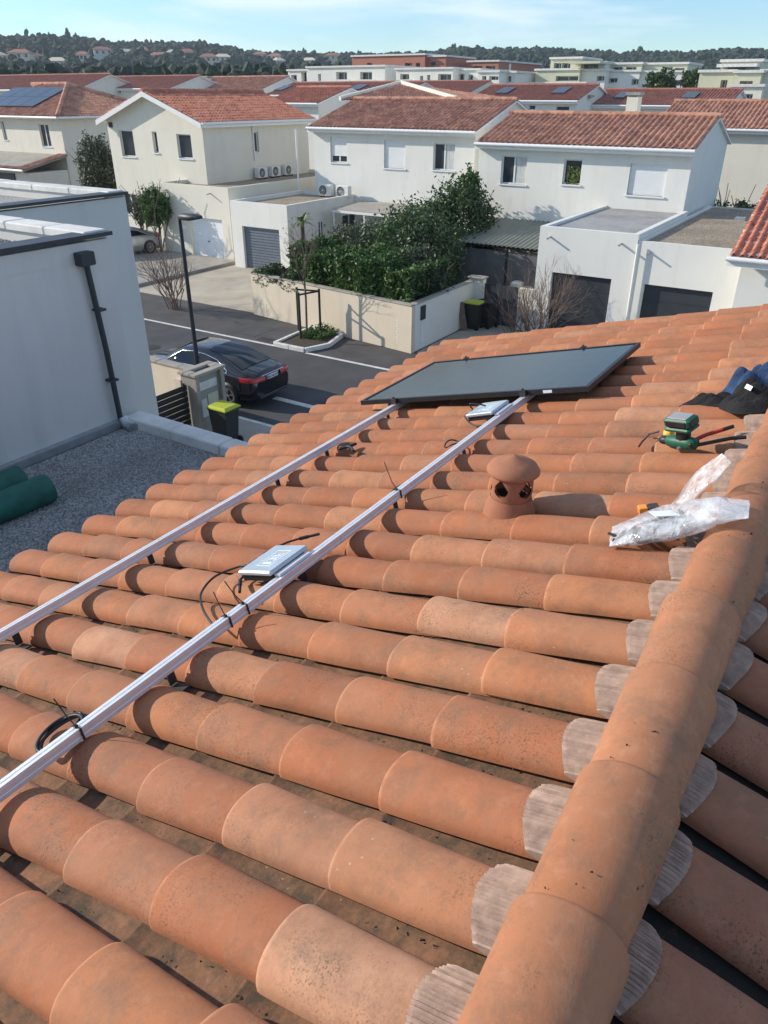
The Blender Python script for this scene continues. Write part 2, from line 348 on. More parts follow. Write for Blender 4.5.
def arc(w, h, n, flat=0.0):                 # half-ellipse cross-section from -w to +w
    return [(-w*math.cos(math.pi*i/n), h*(math.sin(math.pi*i/n))**.92) for i in range(n+1)]
def cover_mesh(i, L=.45, wl=.101, wu=.088, hl=.072, hu=.064, n=16, th=.013, lift=.002, drop=-.014):
    r = random.Random(100+i); rings = []; k1, k2 = r.uniform(-.003, .003), r.uniform(-.003, .003)
    def ring(y, q, dz=0., inner=False):
        f = y/L; w_ = wu+(wl-wu)*f-(th if inner else 0)-q; h_ = hu+(hl-hu)*f-(th if inner else 0)-q; zc = drop+(lift-drop)*f
        base = zc-(hu+(hl-hu)*f)
        return [(x+k1*math.sin(9*y), y+k2*math.cos(3*x/w_), base+z+(.0015*math.sin(7*y+i+4*x/w_))) for x, z in arc(w_, h_, n)]
    rings = [ring(0, 0), ring(.14, 0), ring(.28, 0), ring(L-.014, 0), ring(L-.004, .0025), ring(L, .007), ring(L-.003, -.001, inner=True), ring(L-.10, 0, inner=True)]
    m = MB(); m.loft(rings, False); return m
def pan_mesh(i, L=.45, n=10):
    r = random.Random(300+i); rings = []
    for y, q in ((0, 0), (.15, 0), (.3, 0), (L-.006, 0), (L, .004)):
        f = y/L; wd = .100-.008*f; dp = .036; rings.append([(-x, y+.002*math.sin(20*x), -.054-z+q+(-.012+.016*f)+.002*math.sin(5*y+i)) for x, z in arc(wd, dp, n)])
    rings.append([(x, y, z-.014) for x, y, z in rings[-1]])
    m = MB(); m.loft(rings, False); return m
COV = [cover_mesh(i).mesh('cover_tile', M['clay']) for i in range(8)]
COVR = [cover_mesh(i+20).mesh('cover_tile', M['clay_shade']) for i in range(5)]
PAN = [pan_mesh(i).mesh('pan_tile', M['pan']) for i in range(6)]
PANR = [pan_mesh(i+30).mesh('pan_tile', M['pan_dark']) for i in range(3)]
rj = random.Random(5)
def place(name, me, Mw):
    o = bpy.data.objects.new(name, me); COL.objects.link(o); o.parent = roof; o.matrix_basis = INV @ Mw; return o
NT = 10
def jit(a=.5): return Matrix.Rotation(R_(rj.uniform(-a, a)), 4, 'Z') @ Matrix.Rotation(R_(rj.uniform(-.35, .35)), 4, 'X')
rest = MB(); restp = MB()
def merge(dst, src, Mw):
    o = len(dst.v); dst.v.extend([tuple(Mw @ v.co) for v in src.vertices]); dst.f.extend([tuple(i+o for i in p.vertices) for p in src.polygons]); dst.sm.extend([True]*len(src.polygons))
rowphase = {}
for k in range(-15, 21):
    x = X0+k*PITCHX+rj.uniform(-.004, .004); ph = rj.uniform(-.025, .025)
    for q in range(NT):
        d = DE-.45-EX*q+(ph if q else rj.uniform(-.008, .008)); z = rj.uniform(-.003, .003)
        if d < .05: d = .05
        Mw = frameL(x+rj.uniform(-.004, .004), d, z) @ jit()
        me = COV[rj.randrange(8)]
        if k >= -7: place('cover_tile', me, Mw)
        else: merge(rest, me, Mw)
for k in range(-15, 20):
    x = X0+(k+.5)*PITCHX
    for q in range(NT):
        d = DE-.43-EX*q+rj.uniform(-.03, .03)
        Mw = frameL(x+rj.uniform(-.005, .005), max(d, .08), rj.uniform(-.003, .003)) @ jit()
        me = PAN[rj.randrange(6)]
        if k >= -7: place('pan_tile', me, Mw)
        else: merge(restp, me, Mw)
XR0 = .02                                   # the far slope's rows
for k in range(-15, 21):
    x = X0+k*PITCHX+XR0
    for q in range(9):
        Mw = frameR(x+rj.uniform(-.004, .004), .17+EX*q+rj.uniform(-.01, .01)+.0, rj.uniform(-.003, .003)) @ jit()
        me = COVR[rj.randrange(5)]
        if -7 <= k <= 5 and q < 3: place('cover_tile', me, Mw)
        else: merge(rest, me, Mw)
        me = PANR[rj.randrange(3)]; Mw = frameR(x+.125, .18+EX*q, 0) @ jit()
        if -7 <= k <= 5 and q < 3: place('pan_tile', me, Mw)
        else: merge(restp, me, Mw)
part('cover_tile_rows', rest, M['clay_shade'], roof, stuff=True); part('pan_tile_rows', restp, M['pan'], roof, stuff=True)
# pleated ventilation strip lapping each row at the ridge
def collar_mesh(i, d1):
    r = random.Random(i); n = 60; prof = []
    for a in range(n+1):
        x = -.126+.252*a/n; wv = .099; ax = abs(x)
        z = -.070+.073*max(0, 1-(ax/wv)**2)**.5 if ax < wv else -.070-.030*min(1, (ax-wv)/.012)
        zig = .0034 if a % 2 else -.0034
        prof.append((x+r.uniform(-.0012, .0012), z+.004+r.uniform(-.001, .001)+zig*(1+.5*r.random())))
    rings = []
    for f in (0, .3, .6, .93, 1):
        ring = []
        for x, z in prof:
            ax = abs(x); e = d1*(1-.16*(ax/.099)**2) if ax < .099 else d1*.45; ring.append((x, f*e+(r.uniform(-.0015, .0015) if f > .9 else 0), z-(.003 if f == 1 else 0)))
        rings.append(ring)
    rings.append([(x, y, z-.006) for x, y, z in rings[-1]])
    m = MB(); m.loft(rings, False, smooth=False); return m
COLM = [collar_mesh(i, .158).mesh('pleated_flashing', M['collar']) for i in range(5)]
COLR = [collar_mesh(i+9, .15).mesh('pleated_flashing', M['collar']) for i in range(5)]
for k in range(-9, 21):
    place('pleated_flashing', COLM[k % 5], frameL(X0+k*PITCHX, .20+rj.uniform(-.008, .006), .0))
    place('pleated_flashing', COLR[k % 5], frameR(X0+k*PITCHX+XR0, .175, .0))
# ridge tiles, wide end away from the camera and lapping over the next
def ridge_mesh(i, L=.45, n=22):
    r = random.Random(i+50); rings = []; th = .016
    def ring(x, q=0, inner=False):
        f = x/L; w_ = .100+.016*f-q-(th if inner else 0); h_ = .088+.014*f-q-(th if inner else 0)
        return [(x+.002*math.sin(3*y/w_+i), y, z-.105+.010*f) for y, z in [(a*1.0, b*1.0) for a, b in arc(w_, h_, n)]]
    for x, q, inn in ((0, 0, 0), (.15, 0, 0), (.3, 0, 0), (L-.014, 0, 0), (L-.004, .003, 0), (L, .008, 0), (L-.004, 0, 1), (L-.1, 0, 1)): rings.append(ring(x, q, inn))
    m = MB(); m.loft(rings, False)
    m.v = [(x, -y, z) for x, y, z in m.v]; return m
RID = [ridge_mesh(i).mesh('ridge_tile', M['clay_ridge']) for i in range(5)]
RZ = 6.715
i = 0; x = -1.4
while x < XEND-.1:
    Mw = Matrix.Translation((.895-.45+.385*i-5*.385, YR+rj.uniform(-.004, .004), RZ+rj.uniform(-.003, .003))) @ Matrix.Rotation(R_(rj.uniform(-.7, .7)), 4, 'Z') @ Matrix.Rotation(R_(rj.uniform(-.5, .5)), 4, 'Y')
    place('ridge_tile', RID[i % 5], Mw); x = Mw.translation.x+.385; i += 1
# moss crumbs caught in the channels and along the ridge
mc = MB()
def crumb(P, s):
    k = MB(); r = random.Random(int(P[0]*9973+P[1]*7919)); a = [Vector((r.gauss(0, 1), r.gauss(0, 1), r.gauss(0, .6))).normalized()*s*r.uniform(.6, 1.2) for _ in range(5)]
    k.add([Vector(P)+v for v in a], [(0,1,2),(0,2,3),(0,3,4),(0,4,1),(1,3,2),(1,4,3)]); mc.add(k.v, k.f)
for i in range(600):
    k = rj.randint(-7, 12); d = .4+3.2*rj.random()**1.6; crumb(T(X0+(k+.5)*PITCHX+rj.gauss(0, .022), d, -.079), rj.uniform(.003, .008))
for i in range(60):
    a = rj.gauss(.2, .5); x = .3+3.2*rj.random(); crumb((x, YR+.108*math.sin(a), RZ-.105+.095*math.cos(a)+.004), rj.uniform(.003, .006))
part('moss_crumbs', mc, M['moss'], roof, stuff=True)
# far gable edge and gutter
gb = MB(); gb.slab([tuple(T(XEND-.03, .1, -.20)), tuple(T(XEND-.03, DE-.03, -.20)), tuple(T(XEND-.03, DE-.03, -.06)), tuple(T(XEND-.03, .1, -.06))], (.03, 0, 0)); part('verge_board', gb, M['trim'], roof)
gp = T(0, DE+.045, -.13); gb = MB()
sec = [(-.06+.06*math.cos(a), -.06*math.sin(a)) for a in np.linspace(math.pi, 0, 9)]
sec = [(.065*math.cos(a), -.065*math.sin(a)) for a in np.linspace(0, math.pi, 9)]
sec2 = [(.058*math.cos(a), -.058*math.sin(a)) for a in np.linspace(math.pi, 0, 9)]
gb.loft([[(xx, gp[1]+u, gp[2]+v) for u, v in sec+sec2] for xx in (-2.4, XEND)], True, True, True); part('gutter', gb, M['trim'], roof)
# ---------------------------------------------------------------- neighbour: flat-roofed volumes to the left, and the gravel annex roof
def parapet_block(parent, x0, x1, y0, y1, top, mat, gmat, cop=.16, gdrop=.12, zbase=-.02):
    wb = MB(); wb.box(x0, y0, zbase, x1, y1, top-gdrop-.06)
    for bx in ((x0, y0, x1, y0+cop), (x0, y1-cop, x1, y1), (x0, y0+cop, x0+cop, y1-cop), (x1-cop, y0+cop, x1, y1-cop)): wb.box(bx[0], bx[1], top-gdrop-.061, bx[2], bx[3], top-.05)
    wl = part('wall', wb, mat, parent)
    gm = MB(); gm.box(x0+cop+.002, y0+cop+.002, top-gdrop-.07, x1-cop-.002, y1-cop-.002, top-gdrop); part('gravel_bed', gm, gmat, parent)
    return wl
nb = thing('neighbour_house', 'flat-roofed rendered neighbour house with downpipe left of the tiled roof', 'house', (2, 9, 0))
parapet_block(nb, -9, 4.87, 6.2, 8.69, 6.87, M['neigh'], M['gravel'], .2, .16)
parapet_block(nb, -9, 7.22, 8.7, 17.0, 6.87, M['neigh'], M['gravel'], .2, .16)
def copings(parent, p0, p1, wid, z0, z1, L=.62, mat=None):   # a run of coping stones with open joints
    p0 = Vector(p0); p1 = Vector(p1); n = max(1, round((p1-p0).length/L)); me = None
    for i in range(n):
        a = p0.lerp(p1, i/n); b = p0.lerp(p1, (i+1)/n); t = (b-a).normalized(); s = Vector((-t.y, t.x, 0))*wid/2; g_ = .004
        a = a+t*g_; b = b-t*g_; zz = random.uniform(-.004, .004)
        m = MB(); m.bbox(0, -wid/2, 0, (b-a).length, wid/2, z1-z0, .012)
        o = link('coping_stone', m.mesh('coping_stone', mat or M['coping']), parent, Vector((a.x, a.y, z0+zz))-wpos(parent)); o.rotation_euler = (0, 0, math.atan2(t.y, t.x))
copings(nb, (4.77, 6.23, 0), (4.77, 8.69, 0), .26, 6.818, 6.90); copings(nb, (7.12, 8.74, 0), (7.12, 16.9, 0), .26, 6.818, 6.90, .8)
fl = MB(); fl.box(-9, 6.155, 6.85, 4.895, 6.40, 6.885); part('metal_edge', fl, M['anthr'], nb)
fl = MB(); fl.box(4.91, 8.655, 6.85, 7.245, 8.90, 6.885); part('metal_edge', fl, M['anthr'], nb)
dp = MB(); dp.bbox(4.45, 6.09, 6.63, 4.61, 6.195, 6.75, .008); hop = part('rain_hopper', dp, M['anthr'], nb)
dp = MB(); dp.tube([(4.54, 6.15, 6.64), (4.58, 6.14, 5.8), (4.60, 6.14, 5.04)], .029, 10); dpo = part('downpipe', dp, M['anthr'], nb)
for z in (5.5, 6.2): q = MB(); q.box(4.545, 6.10, z, 4.635, 6.199, z+.02); part('pipe_bracket', q, M['anthr'], dpo)
q = MB(); q.tube([(4.62, 6.13, 5.10), (4.62, 6.09, 5.035), (4.60, 5.96, 5.02)], [.05, .055, .06], 10); part('outlet_shoe', q, M['zinc'], dpo)
fl = MB(); fl.box(-9, 6.12, 5.0, 4.70, 6.197, 5.075); part('flashing_strip', fl, M['zinc'], nb)
an = thing('flat_roof_annex', 'grey gravel flat roof between the tiled eave and the neighbour wall', 'flat roof', (2, 5, 0))
wb = MB(); wb.box(-9, 3.47, -.02, 4.85, 6.19, 4.90); part('wall', wb, M['neigh'], an)
wb = MB(); wb.box(-9, 3.48, 4.90, 4.66, 6.19, 4.99); part('gravel_bed', wb, M['gravel'], an)
copings(an, (4.76, 3.5, 0), (4.76, 6.16, 0), .22, 4.90, 5.09, .66)
# loose stones so that the gravel has relief
def stones(name, x0, x1, y0, y1, z, n, mat, parent, s0=.010, s1=.022):
    P = RNG.uniform((x0, y0), (x1, y1), (n, 2)); S_ = RNG.uniform(s0, s1, (n, 3)); A = RNG.uniform(0, 6.28, n)
    base = np.array([(1,0,0),(-1,0,0),(0,1,0),(0,-1,0),(0,0,.8),(0,0,-.8)]); F = np.array([(0,2,4),(2,1,4),(1,3,4),(3,0,4)])
    V = base[None]*S_[:, None, :]; c, s = np.cos(A)[:, None], np.sin(A)[:, None]
    V = np.stack([V[..., 0]*c-V[..., 1]*s, V[..., 0]*s+V[..., 1]*c, V[..., 2]], -1); V[..., 0] += P[:, :1]; V[..., 1] += P[:, 1:]; V[..., 2] += z
    m = MB(); m.v = V.reshape(-1, 3).tolist(); m.f = (F[None]+(np.arange(n)*6)[:, None, None]).reshape(-1, 3).tolist(); m.sm = [False]*len(m.f)
    return part(name, m, mat, parent, stuff=True)
stones('loose_gravel', 1.8, 4.64, 3.75, 6.1, 4.992, 40000, M['gravel'], an, .006, .013)
stones('loose_gravel', 2.5, 4.66, 6.42, 8.45, 6.712, 4000, M['gravel'], nb, .012, .025)
# two green rolls lying on the gravel
for i, (xa, xb, yy, r) in enumerate(((1.9, 3.20, 5.46, .125), (1.9, 3.18, 5.80, .125))):
    m = MB(); prof = [(r*.25, -.0), (r*.9, 0), (r, .012), (r*1.0, .4), (r*.985, .8), (r*1.0, xb-xa-.012), (r*.9, xb-xa), (r*.3, xb-xa-.02), (r*.25, xb-xa-.3)]
    m.lathe(prof, (0, 0, 0), 24); m.xf(Matrix.Translation((xa, yy, 4.99+r)) @ Matrix.Rotation(R_(90), 4, 'Y') @ Matrix.Rotation(R_(4), 4, 'X'))
    single('roofing_roll', m, M['greenroll'], ('dark green roll on the gravel roof, nearer the clay tiles', 'dark green roll on the gravel roof, nearer the neighbour wall')[i], 'roll', 'green rolls on the gravel roof')
# ---------------------------------------------------------------- house-building helpers
def MX(x, y, z=0): return Matrix(((0, 1, 0, x), (-1, 0, 0, y), (0, 0, 1, z), (0, 0, 0, 1)))      # face looking to -X: u runs to -Y
def MY(x, y, z=0): return Matrix(((1, 0, 0, x), (0, 1, 0, y), (0, 0, 1, z), (0, 0, 0, 1)))       # face looking to -Y: u runs to +X
def face(mb, Mf, W, Ht, rects=(), depth=.18, top=None):
    us = sorted({0, W, *[r[0] for r in rects], *[r[2] for r in rects]}); vs_ = sorted({0, Ht, *[r[1] for r in rects], *[r[3] for r in rects]})
    q = MB()
    for a, b in zip(us, us[1:]):
        for c, d in zip(vs_, vs_[1:]):
            if any(r[0] <= (a+b)/2 <= r[2] and r[1] <= (c+d)/2 <= r[3] for r in rects): continue
            q.add([(a,0,c),(b,0,c),(b,0,d),(a,0,d)], [(0,1,2,3)])
    for u0, v0, u1, v1 in rects:
        D = depth
        q.add([(u0,0,v0),(u1,0,v0),(u1,D,v0),(u0,D,v0)], [(0,3,2,1)]).add([(u0,0,v1),(u1,0,v1),(u1,D,v1),(u0,D,v1)], [(0,1,2,3)])
        q.add([(u0,0,v0),(u0,D,v0),(u0,D,v1),(u0,0,v1)], [(0,3,2,1)]).add([(u1,0,v0),(u1,D,v0),(u1,D,v1),(u1,0,v1)], [(0,1,2,3)])
    if top: q.add([(0,0,Ht),(W,0,Ht),(top[0],0,top[1])], [(0,1,2)])
    q.xf(Mf); mb.add(q.v, q.f)
def window(parent, Mf, rect, kind='two', depth=.18, sill=True):
    u0, v0, u1, v1 = rect; F = .055; D = depth-.05
    fr = MB(); fr.box(u0, D, v0, u0+F, D+.05, v1); fr.box(u1-F, D, v0, u1, D+.05, v1); fr.box(u0+F, D, v0, u1-F, D+.05, v0+F); fr.box(u0+F, D, v1-F, u1-F, D+.05, v1)
    um = (u0+u1)/2
    if kind in ('two', 'open', 'half'): fr.box(um-.04, D-.01, v0+F, um+.04, D+.049, v1-F)
    fr.xf(Mf); wo = part('window', fr, M['frame'], parent)
    if kind != 'closed':
        q = MB(); q.box(u0+F, D+.02, v0+F, u1-F, D+.03, v1-F); q.xf(Mf); part('pane', q, M['pane'], wo)
    if kind == 'open':
        q = MB(); n = 14; q.loft([[(um+.06+(u1-um-.12)*i/n, D+.012+.006*math.sin(i*2.2), z) for i in range(n+1)] for z in (v0+F, v1-F)], False); q.xf(Mf); part('curtain', q, M['curtain'], wo)
    if kind in ('closed', 'half'):
        z0 = v0 if kind == 'closed' else v0+(v1-v0)*.26; q = MB(); zz = z0
        while zz < v1-.01: q.box(u0+.01, D-.045, zz+.004, u1-.01, D-.018, min(zz+.052, v1)); zz += .055
        q.box(u0+.01, D-.03, z0, u1-.01, D-.017, v1); q.xf(Mf); part('roller_shutter', q, M['shutter'], wo)
    if sill: q = MB(); q.box(u0-.07, -.06, v0-.06, u1+.07, D-.02, v0); q.xf(Mf); part('sill', q, M['trim'], wo)
    return wo
def tiled(mb, p0, e, up, pitch=.25, step=.38, amp=.07, poly=None, ss=6):   # corrugated tile field: p0 eave corner, e eave vector, up slope vector
    p0, e, up = (np.array(a, float) for a in (p0, e, up)); W = np.linalg.norm(e); L = np.linalg.norm(up); n = np.cross(e, up); n /= np.linalg.norm(n)
    if n[2] < 0: n = -n
    nx = max(2, int(W/pitch))*ss; st = max(1, int(round(L/step)))
    u = np.linspace(0, 1, nx+1); ph = (np.arange(nx+1) % ss)/ss; prof = amp*np.clip(np.cos(2*np.pi*(ph-.5))*.75+.35, 0, 1)
    vv = []; hh = []
    for i in range(st): vv += [i/st, (i+1)/st]; hh += [.025, 0]
    vv = np.array(vv); hh = np.array(hh); jx = np.repeat(RNG.uniform(-.012, .012, (st, nx//ss+1)), 2, 0); jx = np.repeat(jx, ss, 1)[:, :nx+1]
    G = p0[None, None]+u[None, :, None]*e+vv[:, None, None]*up+(prof[None, :]+hh[:, None]+jx)[..., None]*n
    V = G.reshape(-1, 3); C = nx+1; R0 = np.arange(len(vv)-1)[:, None]*C; I = (R0+np.arange(nx)[None]).ravel()
    F = np.stack([I, I+1, I+C+1, I+C], 1)
    if poly is not None:
        uc = np.tile((u[:-1]+u[1:])/2, len(vv)-1); vc = np.repeat((vv[:-1]+vv[1:])/2, nx); inside = np.zeros(len(uc), bool); P = poly
        for i in range(len(P)):
            (xa, ya), (xb, yb) = P[i], P[(i+1) % len(P)]
            if ya == yb: continue
            c = ((ya > vc) != (yb > vc)) & (uc < (xb-xa)*(vc-ya)/(yb-ya)+xa); inside ^= c
        F = F[inside]
    o = len(mb.v); mb.v.extend(map(tuple, V.tolist())); mb.f.extend([tuple(int(a)+o for a in f) for f in F]); mb.sm.extend([False]*len(F))
def ridge_caps(mb, a, b, r=.12, L=.4):
    a, b = Vector(a), Vector(b); n = max(1, int((b-a).length/L))
    for i in range(n): mb.tube([a.lerp(b, i/n), a.lerp(b, (i+1.12)/n)], [r*.88, r*1.06], 8, True)
def gable_Y(parent, x0, x1, y0, y1, ze, zr, wmat, rmat, front=(), ov=.35, base=-.02, rends=(.25, .25), gut=True, back=True):
    """house with its ridge along Y; front (-X) openings given as (y_hi, y_lo, z0, z1, kind)"""
    W = y1-y0; mb = MB(); rects = [(y1-a, z0-base, y1-b, z1-base) for a, b, z0, z1, k in front]; Mf = MX(x0, y1, base); xm = (x0+x1)/2
    face(mb, Mf, W, ze-base, rects)
    zg = zr-.06
    mb.add([(x0,y0,base),(x1,y0,base),(x1,y0,ze),(xm,y0,zg),(x0,y0,ze)], [(0,1,2,3,4)]); mb.add([(x0,y1,base),(x1,y1,base),(x1,y1,ze),(xm,y1,zg),(x0,y1,ze)], [(4,3,2,1,0)])
    mb.add([(x1,y0,base),(x1,y1,base),(x1,y1,ze),(x1,y0,ze)], [(0,1,2,3)])
    part('wall', mb, wmat, parent)
    for r, f in zip(rects, front):
        if f[4]: window(parent, Mf, r, f[4])
    s = (zr-ze)/(xm-x0); dz = ov*s; ya, yb = y0-rends[0], y1+rends[1]
    ro = MB(); ro.slab([(x0-ov,ya,ze-dz),(xm,ya,zr),(xm,yb,zr),(x0-ov,yb,ze-dz)], (0,0,-.09)); ro.slab([(xm,ya,zr),(x1+ov,ya,ze-dz),(x1+ov,yb,ze-dz),(xm,yb,zr)], (0,0,-.09))
    rf = part('roof', ro, M['trim'], parent)
    ti = MB(); tiled(ti, (x0-ov-.05,yb,ze-dz+.012), (0,ya-yb,0), (xm-x0+ov+.05,0,zr-ze+dz), poly=None)
    if back: tiled(ti, (x1+ov,ya,ze-dz+.012), (0,yb-ya,0), (xm-x1-ov,0,zr-ze+dz), ss=4)
    part('roof_tiles', ti, rmat, rf, stuff=True)
    rc = MB(); ridge_caps(rc, (xm,ya,zr+.05), (xm,yb,zr+.05)); part('ridge_tiles', rc, rmat, rf, stuff=True)
    if gut: gm = MB(); gm.tube([(x0-ov-.07,ya,ze-dz-.03),(x0-ov-.07,yb,ze-dz-.03)], .075, 8); part('gutter', gm, M['trim'], rf)
    fa = MB(); fa.box(x0-ov-.02,ya,ze-dz-.22,x0-ov+.03,yb,ze-dz-.095); fa.box(x0-ov+.03,ya+.01,ze-dz-.22,x0-.002,yb-.01,ze-dz-.19); part('fascia', fa, M['trim'], rf)
    return rf
def gable_X(parent, x0, x1, y0, y1, ze, zr, wmat, rmat, front=(), side=(), ov=.4, base=-.02, fo=.45):
    """house with its ridge along X; its gable looks to -X"""
    W = y1-y0; ym = (y0+y1)/2; mb = MB(); rects = [(y1-a, z0-base, y1-b, z1-base) for a, b, z0, z1, k in front]; Mf = MX(x0, y1, base)
    face(mb, Mf, W, ze-base, rects, top=(W/2, zr-.08-base))
    srects = [(a-x0, z0-base, b-x0, z1-base) for a, b, z0, z1, k in side]; Ms = MY(x0, y0, base); face(mb, Ms, x1-x0, ze-base, srects)
    mb.add([(x1,y0,base),(x1,y1,base),(x1,y1,ze),(x1,ym,zr-.08),(x1,y0,ze)], [(0,1,2,3,4)]); mb.add([(x0,y1,base),(x1,y1,base),(x1,y1,ze),(x0,y1,ze)], [(3,2,1,0)])
    part('wall', mb, wmat, parent)
    for r, f in zip(rects, front): window(parent, Mf, r, f[4])
    for r, f in zip(srects, side): window(parent, Ms, r, f[4])
    s = (zr-ze)/(ym-y0); dz = ov*s; xa, xb = x0-fo, x1+.3
    ro = MB(); ro.slab([(xa,y0-ov,ze-dz),(xb,y0-ov,ze-dz),(xb,ym,zr),(xa,ym,zr)], (0,0,-.1)); ro.slab([(xa,ym,zr),(xb,ym,zr),(xb,y1+ov,ze-dz),(xa,y1+ov,ze-dz)], (0,0,-.1))
    rf = part('roof', ro, M['trim'], parent)
    for sgn in (0, 1):                                       # white barge boards on the gable
        b0 = (xa-.03, (y0-ov, y1+ov)[sgn], ze-dz); b1 = (xa-.03, ym, zr); q = MB(); q.slab([b0, b1, (b1[0], b1[1], b1[2]-.26), (b0[0], b0[1], b0[2]-.26)], (.05, 0, 0)); part('barge_board', q, M['trim'], rf)
    ti = MB(); tiled(ti, (xa-.02,y0-ov-.05,ze-dz+.012), (xb-xa,0,0), (0,ym-y0+ov+.05,zr-ze+dz)); tiled(ti, (xb,y1+ov,ze-dz+.012), (xa-xb,0,0), (0,ym-y1-ov,zr-ze+dz), ss=4)
    part('roof_tiles', ti, rmat, rf, stuff=True)
    rc = MB(); ridge_caps(rc, (xa,ym,zr+.05), (xb,ym,zr+.05)); part('ridge_tiles', rc, rmat, rf, stuff=True)
    gm = MB(); gm.tube([(xa,y0-ov-.07,ze-dz-.03),(xb,y0-ov-.07,ze-dz-.03)], .075, 8); part('gutter', gm, M['trim'], rf)
    q = MB(); q.box(xa+.05, y0-ov-.01, ze-dz-.24, xb, y0-ov+.03, ze-dz-.105); q.box(xa+.05, y0-ov+.03, ze-dz-.24, xb, y0-.002, ze-dz-.215); part('fascia', q, M['trim'], rf)
    return rf
def px_rect(px0, py0, px1, py1, X):                          # window corners read on a facade plane
    a = onX(px0, py0, X); b = onX(px1, py1, X); return (a[1], b[1], b[2], a[2])
def flat_garage(parent, x0, x1, y0, y1, top, wmat, gmat, door=None, dmat=None, par=.18, gd=.22, ribs=True, spouts=(), openings=()):
    base = -.02; mb = MB(); W = y1-y0; Mf = MX(x0, y1, base); rects = [(y1-door[0], 0, y1-door[1], door[2]-base)] if door else []
    rects += [(y1-a, z0-base, y1-b, z1-base) for a, b, z0, z1, k in openings]
    face(mb, Mf, W, top-base, rects, .22); zi = top-gd
    mb.add([(x0,y0,base),(x1,y0,base),(x1,y0,top),(x0,y0,top)], [(0,1,2,3)]); mb.add([(x0,y1,base),(x1,y1,base),(x1,y1,top),(x0,y1,top)], [(3,2,1,0)])
    a, b, c, d = x0+par, x1-.02, y0+par, y1-par
    mb.add([(x0,y0,top),(x1,y0,top),(x1,y1,top),(x0,y1,top),(a,c,top),(b,c,top),(b,d,top),(a,d,top)], [(0,1,5,4),(2,3,7,6),(3,0,4,7)])
    mb.add([(a,c,zi),(b,c,zi),(b,d,zi),(a,d,zi),(a,c,top),(b,c,top),(b,d,top),(a,d,top)], [(0,1,5,4),(1,2,6,5),(2,3,7,6),(3,0,4,7)])
    part('wall', mb, wmat, parent)
    q = MB(); q.add([(a,c,zi+.03),(b,c,zi+.03),(b,d,zi+.03),(a,d,zi+.03)], [(0,1,2,3)]); part('gravel_bed', q, gmat, parent)
    if door:
        q = MB(); u0, _, u1, v1 = rects[0]; D = .15
        if ribs:
            z = 0
            while z < v1-.02: q.slab([(u0, D+.03, z+.02), (u1, D+.03, z+.02), (u1, D-.012, z+.075), (u1, D+.03, min(z+.14, v1)), (u0, D+.03, min(z+.14, v1)), (u0, D-.012, z+.075)][:0] or [(u0, D, z+.03), (u0, D, min(z+.14, v1)), (u0, D+.04, min(z+.14, v1)), (u0, D+.04, z+.03)], (u1-u0, 0, 0)); q.box(u0, D+.036, z, u1, D+.05, z+.03); z += .14
        else:
            q.box(u0, D+.01, 0, u1, D+.03, v1)
            for i in range(4): q.box(u0+.04, D, .04+i*v1/4, u1-.04, D+.009, (i+1)*v1/4-.03)
        q.xf(Mf); dr = part('garage_door', q, dmat, parent)
        if not ribs: k = MB(); k.lathe([(.04, 0), (.04, .03), (.02, .05)], (0, 0, 0), 8, True, True); k.xf(Mf @ Matrix.Translation(((u0+u1)/2, D-.04, .95)) @ Matrix.Rotation(R_(90), 4, 'X')); part('handle', k, M['steel'], dr)
    for r, f in zip(rects[1:] if door else rects, openings): window(parent, Mf, r, f[4])
    for sy in spouts: q = MB(); q.tube([(x0+.05, sy, top-.33), (x0-.28, sy, top-.37)], .035, 7); part('rain_spout', q, M['zinc'], parent)
def aircon(x, y, z, facing, label, group):
    t = thing('air_conditioner', label, 'air conditioner', (x, y, z), group, (0, 0, {'-X': -math.pi/2, '-Y': 0}[facing]))
    q = MB(); q.bbox(-.42, -.16, .06, .42, .16, .64, .02); part('case', q, M['acbody'], t, True)
    q = MB(); c = (-.1, -.165, .35); q.loft([[(c[0]+r*math.cos(a), c[1]-e, c[2]+r*math.sin(a)) for a in np.linspace(0, 2*math.pi, 21)[:-1]] for r, e in ((.25, -.004), (.25, .012), (.235, .012), (.235, .003), (.001, .003))], True); fg = part('fan_grille', q, M['grille'], t, True)
    q = MB()
    for a in range(6): q.tube([(c[0]-.22*math.cos(a*math.pi/6), c[1]-.014, c[2]-.22*math.sin(a*math.pi/6)), (c[0]+.22*math.cos(a*math.pi/6), c[1]-.014, c[2]+.22*math.sin(a*math.pi/6))], .007, 4)
    part('grille_bars', q, M['acbody'], fg, True)
    for s in (-1, 1): q = MB(); q.box(s*.28-.03, -.17, 0, s*.28+.03, .17, .06); part('foot', q, M['black'], t, True)
    return t

# ---------------------------------------------------------------- house A: cream gable house on the left
ha = thing('gable_house', 'cream gable house with red tile roof beside the white garage door', 'house', (33.5, 37.1, 0))
XA = 33.5
fr = [(*px_rect(118.6, 130, 136, 157, XA), 'two'), (*px_rect(151.5, 131.5, 159, 153, XA), 'one'), (*px_rect(176, 134, 193, 159, XA), 'two')]
fr = [f if f[4] != 'two' or i else f for i, f in enumerate(fr)]
fr = [(a, b, z0, z1, 'one') for a, b, z0, z1, k in fr] + [(*px_rect(122, 193, 139, 215, XA), 'two')]
sd0 = onY(253, 132, 33.2); sd1 = onY(259.5, 152, 33.2)
gable_X(ha, XA, 43.0, 33.2, 41.0, 6.85, 8.22, M['cream'], M['roof2'], fr, [(sd0[0], sd1[0], sd1[2], sd0[2], 'one')])
q = MB(); q.tube([(37.6, 33.15, 6.6), (37.6, 33.14, 4.6)], .04, 8); part('downpipe', q, M['trim'], ha)
